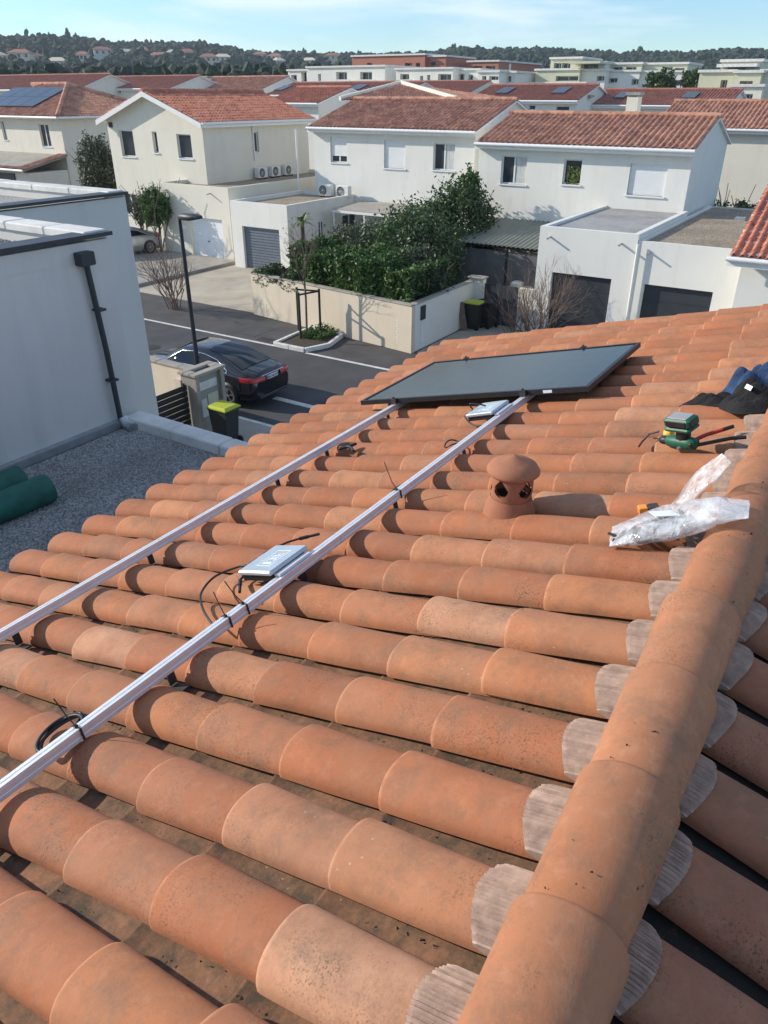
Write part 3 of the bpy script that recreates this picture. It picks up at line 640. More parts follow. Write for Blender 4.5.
q = MB(); q.box(33.42, 40.5, 6.35, 33.498, 40.75, 6.62); part('wall_lamp', q, M['steel'], ha)
ga = thing('garage', 'cream flat-roofed garage with plain white door below the gable house', 'garage', (31.4, 32.4, 0))
d0 = onX(189, 217, 31.4); d1 = onX(222, 222, 31.4)
flat_garage(ga, 31.4, 43, 29.72, 35.0, 3.78, M['cream'], M['gravel_tan'], (d0[1], d1[1], 2.15), M['shutter'], ribs=False, spouts=(31.0, 34.3))
for i, px in enumerate((262.5, 276, 289)):
    p = onY(px, 172, 32.75); aircon(p[0], 32.85, 3.6, '-Y', ('leftmost of three air conditioning units against the gable house side wall', 'middle of three air conditioning units against the gable house side wall', 'rightmost of three air conditioning units against the gable house side wall')[i], 'three air conditioners on the cream garage')
q = thing('garage', 'white flat-roofed garage with grey roller door behind the hedge', 'garage', (30.6, 27, 0)); gr = q
d0 = onX(242, 226.5, 30.6); d1 = onX(279, 232, 30.6)
flat_garage(gr, 30.6, 36.48, 25.15, 28.9, 3.3, M['white2'], M['gravel_tan'], (d0[1], d1[1], 2.12), M['roller'])
sm = MB(); s0 = onY(325, 221, 25.15); s1 = onY(333, 233, 25.15)
def side_window(parent, px0, py0, px1, py1, Yp):
    a = onY(px0, py0, Yp); b = onY(px1, py1, Yp); Ms = MY(a[0], Yp-.145, b[2]); window(parent, Ms, (0, 0, b[0]-a[0], a[2]-b[2]), 'two', .15, True)
side_window(gr, 317, 221, 323, 242, 25.15); side_window(gr, 341, 215, 355, 235, 25.15)
q = MB(); q.tube([(36.4, 28.95, 3.3), (36.42, 28.97, 6.4)], .05, 8); part('downpipe', q, M['trim'], gr)

# ---------------------------------------------------------------- house B: the white row house, taller left half and lower right half
XB = 36.5
hb = thing('row_house', 'white house with three upper windows behind the hedge, brown tile roof', 'house', (XB, 22, 0))
fr = [(*px_rect(330, 137, 347, 163, XB), 'half'), (*px_rect(384, 140, 405, 169, XB), 'closed'), (*px_rect(433.5, 143, 454, 171, XB), 'open')]
yl = onX(313, 125, XB)[1]; yr = onX(476, 133, XB)[1]
gable_Y(hb, XB, XB+8.6, yr, yl, 6.62, 7.84, M['white2'], M['roof1'], fr, rends=(.15, .15))
for i, px in enumerate((325.5, 343)):
    p = onX(px, 190, 35.9); aircon(35.95, p[1], 3.12, '-X', ('left of two air conditioning units on the roller door garage roof', 'right of two air conditioning units on the roller door garage roof')[i], 'two air conditioners on the white garage')
XC = 34.4
hc = thing('row_house', 'white house with gravel-topped garage in front, lower of the two brown roofs', 'house', (XC, 12, 0))
fr = [(*px_rect(502, 155.5, 525, 185, XC), 'open'), (*px_rect(564.5, 159, 579.5, 185, XC), 'one'), (*px_rect(631, 163.5, 663, 197, XC), 'closed')]
yl = 16.72
gable_Y(hc, XC, 41.1, 7.25, yl, 6.27, 7.28, M['white2'], M['roof1'], fr, rends=(.12, .05))
# plant in the small window
pl = MB()
a = onX(572, 180, XC)
for i in range(160):
    c = Vector((XC+.06+random.uniform(-.04, .04), a[1]+random.uniform(-.28, .28), a[2]+random.uniform(-.2, .55))); v1 = Vector((random.uniform(-.3, .3), random.uniform(-1, 1), random.uniform(-1, 1))).normalized()*.07; v2 = v1.cross(Vector((1, .2, .3))).normalized()*.035
    pl.add([c-v1, c+v2, c+v1, c-v2], [(0,1,2,3)])
single('potted_plant', pl, M['leaf_yel'], 'green houseplant in the small upper window of the white house', 'plant', loc=(XC, a[1], a[2]-.2))
gg = thing('garage', 'white garage with grey gravel roof and anthracite door behind bare shrub', 'garage', (27.3, 8.8, 0))
d0 = onX(552, 272, 27.3); d1 = onX(611.5, 279, 27.3)
flat_garage(gg, 27.3, 34.39, 7.05, 10.62, 3.9, M['white2'], M['gravel'], (d0[1], d1[1], d0[2]), M['anthr'], ribs=False, par=.2, gd=.12, spouts=(10.2, 7.6))
g2 = thing('garage', 'white garage with tan gravel roof and anthracite door, right of the gravel one', 'garage', (27.4, 5.5, 0))
d0 = onX(644, 284, 27.35); d1 = onX(713, 292.6, 27.35)
flat_garage(g2, 27.35, 38.6, -2, 7.04, 3.7, M['white2'], M['gravel_tan'], (d0[1], d1[1], d0[2]), M['anthr'], ribs=False, par=.14, gd=.1, spouts=(6.6,), openings=[(*px_rect(748, 288, 775, 310, 27.35), 'two')])
p = onZ(697, 222, 3.65); q = MB(); q.bbox(p[0]+1.5, 4.9, 3.6, p[0]+1.8, 5.3, 3.75, .02); part('roof_vent', q, M['zinc'], g2)
q = MB(); q.tube([(27.2, 7.0, 3.6), (27.2, 6.98, .1)], .045, 8); part('downpipe', q, M['trim'], gg)
# ---------------------------------------------------------------- house C: tile roof corner at the right edge
hd = thing('tiled_house', 'corner of a red-brown tile roof with white gutter at the right edge', 'house', (27, 1, 0))
pA = onZ(729, 256.5, 3.75); ev = np.array([0, -1., 0]); inn = np.array([1., 0, 0])
rise = math.tan(R_(18.5)); L = 6.5; EW = 8.0
p0 = pA; upv = inn*L+np.array([0, 0, L*rise]); ti = MB(); tiled(ti, tuple(p0), tuple(ev*EW), tuple(upv), .25, .36, .09, ss=8)
rs = MB(); rs.slab([tuple(p0), tuple(p0+ev*EW), tuple(p0+ev*EW+upv), tuple(p0+upv)], (0, 0, -.08)); rr = part('roof', rs, M['trim'], hd); part('roof_tiles', ti, M['roof2'], rr, stuff=True)
q = MB(); g0 = p0-inn*.06+np.array([0, 0, -.06]); q.tube([tuple(g0-ev*.05), tuple(g0+ev*EW)], .075, 8); part('gutter', q, M['trim'], rr)
q = MB(); q.slab([tuple(p0+np.array([0, 0, -.28])), tuple(p0+ev*EW+np.array([0, 0, -.28])), tuple(p0+ev*EW+np.array([0, 0, -.09])), tuple(p0+np.array([0, 0, -.09]))], tuple(inn*.04)); part('fascia', q, M['trim'], rr)
b0 = p0+inn*.45; b0[2] = 0; q = MB(); q.slab([tuple(b0+ev*.35), tuple(b0+ev*EW), tuple(b0+ev*EW+inn*5.5), tuple(b0+ev*.35+inn*5.5)], (0, 0, 3.74)); part('wall', q, M['white2'], hd)
# ---------------------------------------------------------------- house D: hip roof with solar panels, far left
hD = thing('hip_roof_house', 'cream house with hip tile roof and solar panels at the far left', 'house', (40, 58, 0))
x0, x1, y0, y1, ze, zr = 40., 50.5, 54.2, 68., 6.72, 8.75; mb = MB(); Mf = MX(x0, y1, 0)
fr = [px_rect(38, 124, 52, 147, x0), px_rect(0, 121, 8, 140, x0)]
rects = [(y1-a, z0, y1-b, z1) for a, b, z0, z1 in fr]; face(mb, Mf, y1-y0, ze, rects)
mb.add([(x0,y0,0),(x1,y0,0),(x1,y0,ze),(x0,y0,ze)], [(0,1,2,3)]); mb.add([(x1,y0,0),(x1,y1,0),(x1,y1,ze),(x1,y0,ze)], [(0,1,2,3)]); mb.add([(x0,y1,0),(x1,y1,0),(x1,y1,ze),(x0,y1,ze)], [(3,2,1,0)])
part('wall', mb, M['cream'], hD)
for r in rects: window(hD, Mf, r, 'two')
ov = .5; xm = (x0+x1)/2; run = (x1-x0)/2+ov; yh = y0-ov+run; ti = MB(); zE = ze-.12
core = MB(); core.add([(x0-ov,y0-ov,zE),(x1+ov,y0-ov,zE),(x1+ov,y1+ov,zE),(x0-ov,y1+ov,zE),(xm,yh,zr),(xm,y1+ov-run,zr)], [(0,1,4),(1,2,5,4),(2,3,5),(3,0,4,5),(3,2,1,0)]); rD = part('roof', core, M['trim'], hD)
Wd = y1-y0+2*ov; tiled(ti, (x0-ov,y1+ov,zE+.02), (0,-Wd,0), (run,0,zr-zE), poly=[(0,0),(1,0),(1-run/Wd,1),(run/Wd,1)]); tiled(ti, (x0-ov,y0-ov,zE+.02), (x1-x0+2*ov,0,0), (0,run,zr-zE), poly=[(0,0),(1,0),(.5,1)])
part('roof_tiles', ti, M['roof1'], rD, stuff=True)
rc = MB(); ridge_caps(rc, (x0-ov,y0-ov,zE+.08), (xm,yh,zr+.08), .16); ridge_caps(rc, (x1+ov,y0-ov,zE+.08), (xm,yh,zr+.08), .16); ridge_caps(rc, (xm,yh,zr+.08), (xm,y1-4,zr+.08), .16); part('ridge_tiles', rc, M['roof1'], rD, stuff=True)
q = MB(); q.tube([(x0-ov-.07,y0-ov,zE-.05),(x0-ov-.07,y1+ov,zE-.05)], .09, 8); q.tube([(x0-ov,y0-ov-.07,zE-.05),(x1+ov,y0-ov-.07,zE-.05)], .09, 8); part('gutter', q, M['trim'], rD)
sd = np.array([run, 0, zr-zE])/run
for i in range(4):
    for j in range(2):
        if j == 1 and i == 0: pass
        ya = 58.2+1.75*i; xa = 1.3+1.75*j; P = [np.array([x0-ov, ya, zE+.16])+sd*xa, np.array([x0-ov, ya+1.7, zE+.16])+sd*xa, np.array([x0-ov, ya+1.7, zE+.16])+sd*(xa+1.7), np.array([x0-ov, ya, zE+.16])+sd*(xa+1.7)]
        q = MB(); q.slab([tuple(p) for p in P][::-1], (0, 0, .04)); part('solar_module', q, M['pv'], rD)
ax = thing('lean_to', 'lean-to annex with grey roof edged in tiles below the hip roof house', 'annex', (37, 58, 0))
q = MB(); q.box(36.6, 54.3, 0, 39.99, 67, 3.0); part('wall', q, M['cream'], ax)
q = MB(); q.slab([(36.0,54.0,3.25),(39.99,54.0,4.05),(39.99,67.4,4.05),(36.0,67.4,3.25)], (0,0,-.12)); ra = part('roof', q, M['concrete'], ax)
ti = MB(); tiled(ti, (36.0,55.0,3.27), (0,-1.1,0), (3.99,0,.8)); tiled(ti, (36.0,67.4,3.27), (0,-12.4,0), (.5,0,.1)); part('roof_tiles', ti, M['roof1'], ra, stuff=True)
q = MB(); q.tube([(35.95,54,3.2),(35.95,67.4,3.2)], .09, 8); part('gutter', q, M['trim'], ra)
q = MB(); q.box(36.5, 56.0, 2.35, 36.59, 66, 2.9); part('awning_box', q, M['anthr'], ax)
# ---------------------------------------------------------------- carport and canopy in the yard
cp = thing('carport', 'lean-to shed with grey-green corrugated roof beside the gravel-topped garage', 'shed', (30.5, 13.5, 0))
q = MB(); n = 120; r0 = [(30.2, 15.6-5.0*i/n, 2.55+.022*math.sin(i*math.pi/2.5)) for i in range(n+1)]; r1 = [(34.38, 15.6-5.0*i/n, 3.05+.022*math.sin(i*math.pi/2.5)) for i in range(n+1)]
q.loft([r0, r1], False, smooth=False); q.loft([[(a, b, c-.02) for a, b, c in r1], [(a, b, c-.02) for a, b, c in r0]], False, smooth=False); part('roof_sheet', q, M['poly'], cp)
for y in (15.5, 13.2, 11.0): q = MB(); q.box(30.4, y-.04, 0, 30.48, y+.04, 2.52); part('post', q, M['wood_dark'], cp)
q = MB(); q.box(30.36, 10.7, 2.42, 30.52, 15.58, 2.54); part('beam', q, M['wood_dark'], cp)
for a, b in ((15.45, 13.25), (13.15, 11.05)): q = MB(); q.box(30.42, a, .05, 30.45, b, 2.3); part('screen', q, M['fencegrey'], cp)
q = MB()
for i in range(3): q.bbox(29.7+.1*i, 11.3+.5*i, 0, 30.2+.1*i, 11.75+.5*i, .9+.15*i, .06)
single('covered_furniture', q, M['coping'], 'pale covered furniture stacked beside the shed by the garage', 'furniture', loc=(30, 11.6, 0))
cn = thing('glazed_canopy', 'flat glazed canopy on thin posts against the white house wall', 'canopy', (34, 22.5, 0))
q = MB(); q.slab([(33.6,20.6,2.85),(36.45,20.6,2.98),(36.45,24.6,2.98),(33.6,24.6,2.85)], (0,0,.03)); part('roof_sheet', q, M['concrete'], cn)
for y in (20.7, 22.6, 24.5): q = MB(); q.box(33.62, y-.03, 0, 33.68, y+.03, 2.85); part('post', q, M['trim'], cn)
q = MB(); q.box(33.6,20.6,2.72,33.66,24.6,2.848); part('beam', q, M['trim'], cn)
# ---------------------------------------------------------------- houses of the rows behind
def far_row(label, X, pl, pr_, yr_, ye, wmat, rmat, dep=9., wins=(), name='row_house', base=-.02, rends=(.2, .2), chim=(), sky=()):
    c = (pl+pr_)/2; a = onX(pl, ye, X); b = onX(pr_, ye, X); yhi, ylo = a[1], b[1]; ze = onX(c, ye, X)[2]; zr = max(onX(c, yr_, X+dep/2)[2], ze+.5)
    t = thing(name, label, 'house', (X, (yhi+ylo)/2, 0))
    rf = gable_Y(t, X, X+dep, ylo, yhi, ze, zr, wmat, rmat, [(*px_rect(*w_, X), 'one') for w_ in wins], rends=rends, back=False)
    s = (zr-ze)/(dep/2)
    for px0, py0, px1, py1 in chim:
        xx = X+dep*.28; p = onX(px0, py0, xx); q_ = onX(px1, py1, xx); q = MB(); q.box(xx, p[1], ze, xx+.8, q_[1], p[2]-.25); ch = part('chimney', q, M['cream'], rf)
        q = MB(); q.box(xx-.08, p[1]+.08, p[2]-.18, xx+.88, q_[1]-.08, p[2]); q.box(xx+.1, p[1]-.1, p[2]-.25, xx+.7, q_[1]+.1, p[2]-.18); part('chimney_cap', q, M['concrete'], ch)
    for px0, px1, pf in sky:
        y0 = onX(px0, ye, X+dep*.25)[1]; y1 = onX(px1, ye, X+dep*.25)[1]; xa = dep/2*(pf-.2); xb = dep/2*(pf+.2); q = MB()
        q.slab([(X+xa,y0,ze+xa*s+.10),(X+xb,y0,ze+xb*s+.10),(X+xb,y1,ze+xb*s+.10),(X+xa,y1,ze+xa*s+.10)], (0,0,.09)); part('skylight', q, M['pv'], rf)
    return t
far_row('white house with brown tile roof at right, behind the lower row roof', 50., 655, 830, 102, 127.5, M['cream'], M['roof1'], 9, chim=[(628, 92, 637, 108)])
far_row('long house with skylights and chimney behind the white row house', 66., 470, 577, 85.5, 99.5, M['white'], M['roof3'], 9, [(529, 105, 535, 110), (556, 106, 569, 111)], chim=[(575.5, 95, 588, 112)], sky=[(499, 511, .5), (554, 567, .5)])
far_row('long house with two skylights, its shaded gable near the yellow flats', 70., 590, 727, 90, 104.5, M['white'], M['roof3'], 9, sky=[(616, 626, .5), (682, 696, .5)])
far_row('long low house with three skylights below the white flats', 76., 268, 400, 83, 94.5, M['white'], M['roof3'], 10, [(313, 98, 320, 101)], sky=[(281, 289, .45), (315, 325, .45), (353, 364, .5)])
far_row('small house with grey gable right of the red gable roof', 50., 268, 318, 88, 102, M['white2'], M['roof2'], 8)
far_row('red-roofed house filling the far left edge of the row', 66., -60, 78, 76, 89, M['cream'], M['roof3'], 10)
far_row('red-roofed house between the hip roof and the red gable roof', 72., 84, 170, 77, 88, M['white'], M['roof3'], 10, [(117, 90, 121, 93)])
far_row('house with greyish roof and single chimney behind the red gable', 78., 172, 262, 77.5, 89, M['white'], M['roof1'], 10, chim=[(200, 76, 208, 88)])
far_row('red-roofed house far behind the middle of the row', 88., 330, 470, 82, 92, M['cream'], M['roof3'], 10)
# hip roof peeping over the ridge
hh = thing('hip_roof_house', 'hip tile roof rising behind the taller white row house', 'house', (50, 28, 0))
ap = onX(401.5, 84.5, 54); l0 = onX(340, 98, 49); r0 = onX(458, 100, 49); ze = (l0[2]+r0[2])/2-.1; q = MB()
core = [(49,l0[1],ze),(49,r0[1],ze),(59,r0[1],ze),(59,l0[1],ze),tuple(ap)]; q.add(core, [(1,0,4),(2,1,4),(3,2,4),(0,3,4)]); rr = part('roof', q, M['trim'], hh)
ti = MB(); tiled(ti, (49,l0[1],ze+.02), (0,r0[1]-l0[1],0), (5,0,ap[2]-ze), poly=[(0,0),(1,0),((l0[1]-ap[1])/(l0[1]-r0[1]),1)])
tiled(ti, (49,r0[1],ze+.02), (10,0,0), (0,ap[1]-r0[1],ap[2]-ze), poly=[(0,0),(1,0),(.5,1)]); part('roof_tiles', ti, M['roof1'], rr, stuff=True)
rc = MB(); ridge_caps(rc, (49,r0[1],ze+.1), tuple(ap+np.array([0,0,.1])), .17); ridge_caps(rc, (49,l0[1],ze+.1), tuple(ap+np.array([0,0,.1])), .17); part('ridge_tiles', rc, M['cream'], rr, stuff=True)
q = MB(); q.box(49.5, r0[1]+.5, 0, 58.5, l0[1]-.5, ze-.01); part('wall', q, M['white'], hh)

# ---------------------------------------------------------------- apartment blocks
def apt(t, X, pl, pr_, yt, dep, mat, wins=(), zb=0, slab=True, name='wall', zt=None):
    a = onX(pl, yt, X); b = onX(pr_, yt, X); zt = onX((pl+pr_)/2, yt, X)[2]; mb = MB(); y1, y0 = a[1], b[1]; Mf = MX(X, y1, zb)
    rects = []
    for w_ in wins:
        p = onX(w_[0], w_[1], X); q = onX(w_[2], w_[3], X); rects.append((y1-p[1], max(q[2]-zb, .05), y1-q[1], min(p[2]-zb, zt-zb-.05)))
    face(mb, Mf, y1-y0, zt-zb, rects, .9)
    x1 = X+dep; mb.add([(X,y0,zb),(x1,y0,zb),(x1,y0,zt),(X,y0,zt)], [(0,1,2,3)]); mb.add([(X,y1,zb),(x1,y1,zb),(x1,y1,zt),(X,y1,zt)], [(3,2,1,0)]); mb.add([(x1,y0,zb),(x1,y1,zb),(x1,y1,zt),(x1,y0,zt)], [(0,1,2,3)]); mb.add([(X,y0,zt),(x1,y0,zt),(x1,y1,zt),(X,y1,zt)], [(0,1,2,3)])
    part(name, mb, mat, t)
    for r in rects:
        q = MB(); F = .12; q.box(r[0], .82, r[1], r[2], .88, r[3]); q.xf(Mf); wn = part('window', q, M['frame'], t); q = MB(); um = (r[0]+r[2])/2; q.box(r[0]+F, .78, r[1]+F, um-F/2, .818, r[3]-F); q.xf(Mf); part('pane', q, M['pane'], wn)
        q = MB(); q.box(um+F/2, .78, r[1]+F, r[2]-F, .818, r[3]-F); q.xf(Mf); part('pane', q, M['pane'], wn)
    if slab: q = MB(); q.box(X-.25, y0-.2, zt+.01, x1, y1+.2, zt+.28); part('roof_slab', q, M['coping'], t)
    return (X, y0, y1, zt)
def bal(t, X, pl, pr_, yt, yb, mat, out=1.6):               # balcony front with floor
    a = onX(pl, yt, X-out); b = onX(pr_, yb, X-out); q = MB(); q.box(X-out, b[1], b[2], X-out+.15, a[1], a[2]); q.box(X-out+.15, b[1], b[2], X, a[1], b[2]+.18); part('balcony', q, mat, t)
t = thing('apartment_block', 'white two-storey flats with recessed balconies left of the brick-red block', 'building', (120, 90, 0))
apt(t, 120, 288, 309, 71, 14, M['white'], [(291, 75, 297, 81), (301, 72, 307, 82)]); apt(t, 119.5, 307, 385, 67.5, 14, M['white'], [(318, 74, 321, 81), (336, 72, 347, 81), (360, 72, 372, 81)]); bal(t, 119.5, 332, 350, 79.5, 84, M['white']); bal(t, 119.5, 358, 376, 79.5, 84, M['white'])
t = thing('apartment_block', 'large brick-red rendered block with flat roof behind the white flats', 'building', (140, 80, 0))
apt(t, 140, 352, 425, 56, 16, M['salmon'], [(367, 63, 372, 67), (405, 63, 412, 66), (416, 63, 420, 67)]); apt(t, 141, 425, 446, 57, 12, M['salmon'], [(431, 62, 436, 66)])
q = MB(); p = onX(385, 54, 144); q.bbox(144, p[1]-2, 14, 146, p[1]+2, p[2], .1); part('roof_unit', q, M['zinc'], t)
t = thing('apartment_block', 'long white flats with dark balcony windows in front of the brick-red block', 'building', (118, 70, 0))
apt(t, 118, 396, 453, 69.5, 14, M['white'], [(400, 74, 409, 81), (420, 76, 423, 81), (427, 75, 430, 82), (438, 74, 451, 83)]); apt(t, 120, 453, 480, 70.5, 12, M['white2'], [(458, 74, 464, 82), (468, 75, 473, 80)]); bal(t, 118, 398, 411, 79.5, 84, M['white']); bal(t, 118, 437, 452, 80, 85, M['white'])
t = thing('apartment_block', 'orange rendered block with flat roof right of the pine hilltop', 'building', (145, 65, 0))
apt(t, 145, 468, 499, 62, 20, M['salmon'], [(474, 66, 482, 71), (486, 66, 495, 71)]); q = MB(); p = onX(507, 57, 150); q.lathe([(.9, 0), (.9, 1.2), (.5, 1.8), (.001, 1.9)], (150, p[1], p[2]-2.4), 12); part('roof_dome', q, M['white'], t)
t = thing('apartment_block', 'white flats with shaded side wall below the orange block', 'building', (116, 55, 0))
apt(t, 116, 478, 499, 72.5, 15, M['white'], [(482, 76, 486, 83), (489, 76, 498, 83)]); apt(t, 119, 499, 516, 73, 11, M['white'], [(503, 76, 506, 82), (508, 76, 511, 82)]); bal(t, 116, 488, 499, 80, 84, M['white'])
t = thing('apartment_block', 'pale olive terraced flats with roof terrace in the middle distance', 'building', (125, 50, 0))
apt(t, 125, 536, 580, 70.5, 14, M['olive'], [(556, 76, 578, 81)]); apt(t, 127, 551, 582, 59, 9, M['olive'], [(554, 63, 561, 69), (562, 63, 570, 69)]); apt(t, 127.5, 580, 606, 63.5, 9, M['white2'], [(584, 64, 598, 69)], slab=True)
apt(t, 126, 582, 606, 71, 13, M['white'], [(597, 76, 604, 81)]); bal(t, 125, 529, 586, 82, 86, M['white'], 2.4)
q = MB(); a = onX(569, 61.5, 124); b = onX(600, 64, 124); q.box(124, b[1], a[2]-.3, 130, a[1], a[2]); part('canopy_slab', q, M['olive'], t)
t = thing('apartment_block', 'white flats with upper terrace behind the two garden trees', 'building', (128, 38, 0))
apt(t, 128, 606, 640, 72, 13, M['white2'], [(609, 78, 617, 83), (632, 79, 638, 85)]); apt(t, 130, 610, 642, 64.5, 10, M['olive'], [(613, 67, 622, 71), (626, 67, 636, 71)]); apt(t, 128.5, 640, 690, 72.5, 13, M['white'], [(673, 80, 684, 86)]); apt(t, 131, 643, 688, 64.5, 9, M['olive'], [(665, 67, 672, 72), (675, 68, 684, 72)])
t = thing('apartment_block', 'pale yellow stepped flats at the right edge of the background', 'building', (100, 22, 0))
apt(t, 100, 700, 735, 72.5, 12, M['olive'], [(721, 80, 726, 89)]); apt(t, 99, 735, 762, 73, 12, M['olive'], [(740, 81, 752, 86)], zb=0); apt(t, 97.5, 731, 763, 87, 1.4, M['cream'], [(745, 94, 752, 99)]); apt(t, 103, 722, 762, 62, 8, M['olive'], [(728, 67, 745, 71)]); apt(t, 101, 762, 800, 72, 12, M['white2'])
q = MB(); a = onX(717, 64, 101); b = onX(757, 66, 101); q.box(101, b[1], a[2]-.3, 108, a[1], a[2]); part('canopy_slab', q, M['coping'], t)

# ---------------------------------------------------------------- wooded hills
HPX = [-1400, -600, -200, 0, 60, 90, 120, 160, 200, 235, 262, 300, 350, 400, 440, 463, 490, 530, 580, 620, 650, 690, 720, 768, 900, 1300, 2100]
HPY = [46, 38, 34, 37, 37, 39, 43, 45, 43, 49, 53, 53, 55, 55, 51, 48, 51, 49, 52, 54, 53, 53, 51, 51, 50, 46, 50]
R0h, R1h = 250., 850.
def hdir(px):
    d = ray(px, 96); h = np.array([d[0], d[1]]); return h/np.linalg.norm(h)
def htop(px):
    y = np.interp(px, HPX, HPY); d = ray(px, y); return H+R1h*d[2]/math.hypot(d[0], d[1])-5
def hz(px, r):
    f = (r-R0h)/(R1h-R0h); f = min(max(f, 0), 1.25); s = (f*.55+.45*f*f*(3-2*f)) if f <= 1 else 1-(f-1)*.6
    return -1+(htop(px)+1)*s
cols = np.concatenate([np.linspace(-1400, -150, 26), np.linspace(-120, 900, 86), np.linspace(940, 2100, 26)]); rad = np.linspace(R0h, R1h*1.2, 30)
V = [(*(hdir(c)*r), hz(c, r)+1.5*math.sin(c*.05+r*.02)) for c in cols for r in rad]; nr = len(rad)
mbh = MB(); mbh.add(V, [(i*nr+j, (i+1)*nr+j, (i+1)*nr+j+1, i*nr+j+1) for i in range(len(cols)-1) for j in range(nr-1)], True); struct('hills', mbh, M['ground'])
oct_v = np.array([(1,0,0),(-1,0,0),(0,1,0),(0,-1,0),(0,0,1),(0,0,-1)], float); oct_f = [(0,2,4),(2,1,4),(1,3,4),(3,0,4),(2,0,5),(1,2,5),(3,1,5),(0,3,5)]
def sub(v, f):
    v = [tuple(p) for p in v]; idx = {}; nf = []
    def mid(a, b):
        k = (min(a, b), max(a, b))
        if k not in idx: m = (np.array(v[a])+np.array(v[b])); v.append(tuple(m/np.linalg.norm(m))); idx[k] = len(v)-1
        return idx[k]
    for a, b, c in f: ab, bc, ca = mid(a, b), mid(b, c), mid(c, a); nf += [(a,ab,ca),(ab,b,bc),(ca,bc,c),(ab,bc,ca)]
    return np.array(v), nf
BV, BF = sub(oct_v, oct_f); BF = np.array(BF)
def blobs(mb, C, S_):
    n = len(C); V = BV[None]*(1+RNG.uniform(-.32, .32, (n, len(BV), 1)))*S_[:, None, :]+C[:, None, :]
    o = len(mb.v); mb.v.extend(map(tuple, V.reshape(-1, 3).tolist())); F = (BF[None]+(np.arange(n)*len(BV))[:, None, None]).reshape(-1, 3)+o; mb.f.extend(map(tuple, F.tolist())); mb.sm.extend([False]*len(F))
hill_sites = [(6, 60), (27, 60), (44, 59), (62, 66), (88, 59), (110, 56), (133, 56), (148, 54), (163, 57), (178, 54), (192, 56), (212, 64), (226, 62), (262, 58), (276, 60), (283, 66), (320, 55), (334, 61), (309, 63)]
sites = []
for px, py in hill_sites:
    d = ray(px, py+3); sl_ = d[2]/math.hypot(d[0], d[1]); best = min(np.linspace(R0h+20, R1h, 200), key=lambda r: abs(H+r*sl_-hz(px, r))); sites.append((px, best))
C = []; S_ = []
for i in range(7800):
    px = RNG.uniform(-160, 930) if i < 6200 else RNG.choice([RNG.uniform(-1300, -160), RNG.uniform(930, 2000)]); r = R0h+(R1h*1.03-R0h)*math.sqrt(RNG.uniform(0, 1))
    if any(abs((px-a)/745*r) < 7 and -52 < r-b < 9 for a, b in sites): continue
    if r < 380 and RNG.uniform() < .25: continue
    h = hdir(px); s = RNG.uniform(2.2, 4.2); ht = s*RNG.uniform(.7, 1.05); z = hz(px, r)
    if RNG.uniform() < .03: s *= .6; ht *= 1.5
    for k in range(3): C.append((h[0]*r+RNG.uniform(-.6, .6)*s, h[1]*r+RNG.uniform(-.6, .6)*s, z+ht*(.8+.35*k)+RNG.uniform(-.5, .5))); S_.append((s*(1-.2*k), s*(1-.2*k), ht*(.75-.15*k)))
# belt of trees along the foot of the hill
for i in range(1500):
    px = RNG.uniform(-200, 345) if i < 1050 else RNG.uniform(345, 960); r = RNG.uniform(170, 250); top = 74 if px < 345 else 84
    h = hdir(px); d = ray(px, RNG.uniform(66, 80) if px < 345 else RNG.uniform(76, 88)); zt = H+r*d[2]/math.hypot(d[0], d[1]); s = RNG.uniform(1.2, 2.2)
    for k in range(5): C.append((h[0]*r+RNG.uniform(-.7, .7)*s, h[1]*r+RNG.uniform(-.7, .7)*s, zt-1.2-k*1.3+RNG.uniform(-.5, .5))); S_.append((s*(.7+.1*k), s*(.7+.1*k), 1.5))
wd = MB(); blobs(wd, np.array(C), np.array(S_)); struct('woodland', wd, M['leaf_far'], 'stuff')
ordn = ['first', 'second', 'third', 'fourth', 'fifth', 'sixth', 'seventh', 'eighth', 'ninth', 'tenth', 'eleventh', 'twelfth', 'thirteenth', 'fourteenth', 'fifteenth', 'sixteenth', 'seventeenth', 'eighteenth', 'nineteenth']
so_ = sorted(range(len(sites)), key=lambda i: sites[i][0])
for n_, i in enumerate(so_):
    px, r = sites[i]; h = hdir(px); z = hz(px, r)-1; rnd = random.Random(i); t = thing('hillside_villa', f'pale villa among trees on the wooded hill, {ordn[n_]} from the left', 'house', (h[0]*r, h[1]*r, z), 'villas on the hill', (0, 0, math.atan2(h[1], h[0])+rnd.uniform(-.5, .5)))
    W, D, Hh = rnd.uniform(6, 14), 8, rnd.uniform(3.5, 7); q = MB(); q.box(0, -W/2, 0, D, W/2, Hh); part('wall', q, M[rnd.choice(['cream', 'beige', 'neigh'])], t, True)
    q = MB(); q.add([(-.8,-W/2-.8,Hh),(D+.8,-W/2-.8,Hh),(D+.8,W/2+.8,Hh),(-.8,W/2+.8,Hh),(D/2,-W/4,Hh+2),(D/2,W/4,Hh+2)], [(0,1,4),(1,2,5,4),(2,3,5),(3,0,4,5),(3,2,1,0)]); part('roof', q, M['beige' if i % 3 == 0 else 'roof3'], t, True)
    for k in range(3): q = MB(); y = -W/3+k*W/3; q.box(-.05, y-.8, Hh-2.3, .02, y+.8, Hh-.6); part('window', q, M['pane'], t, True)
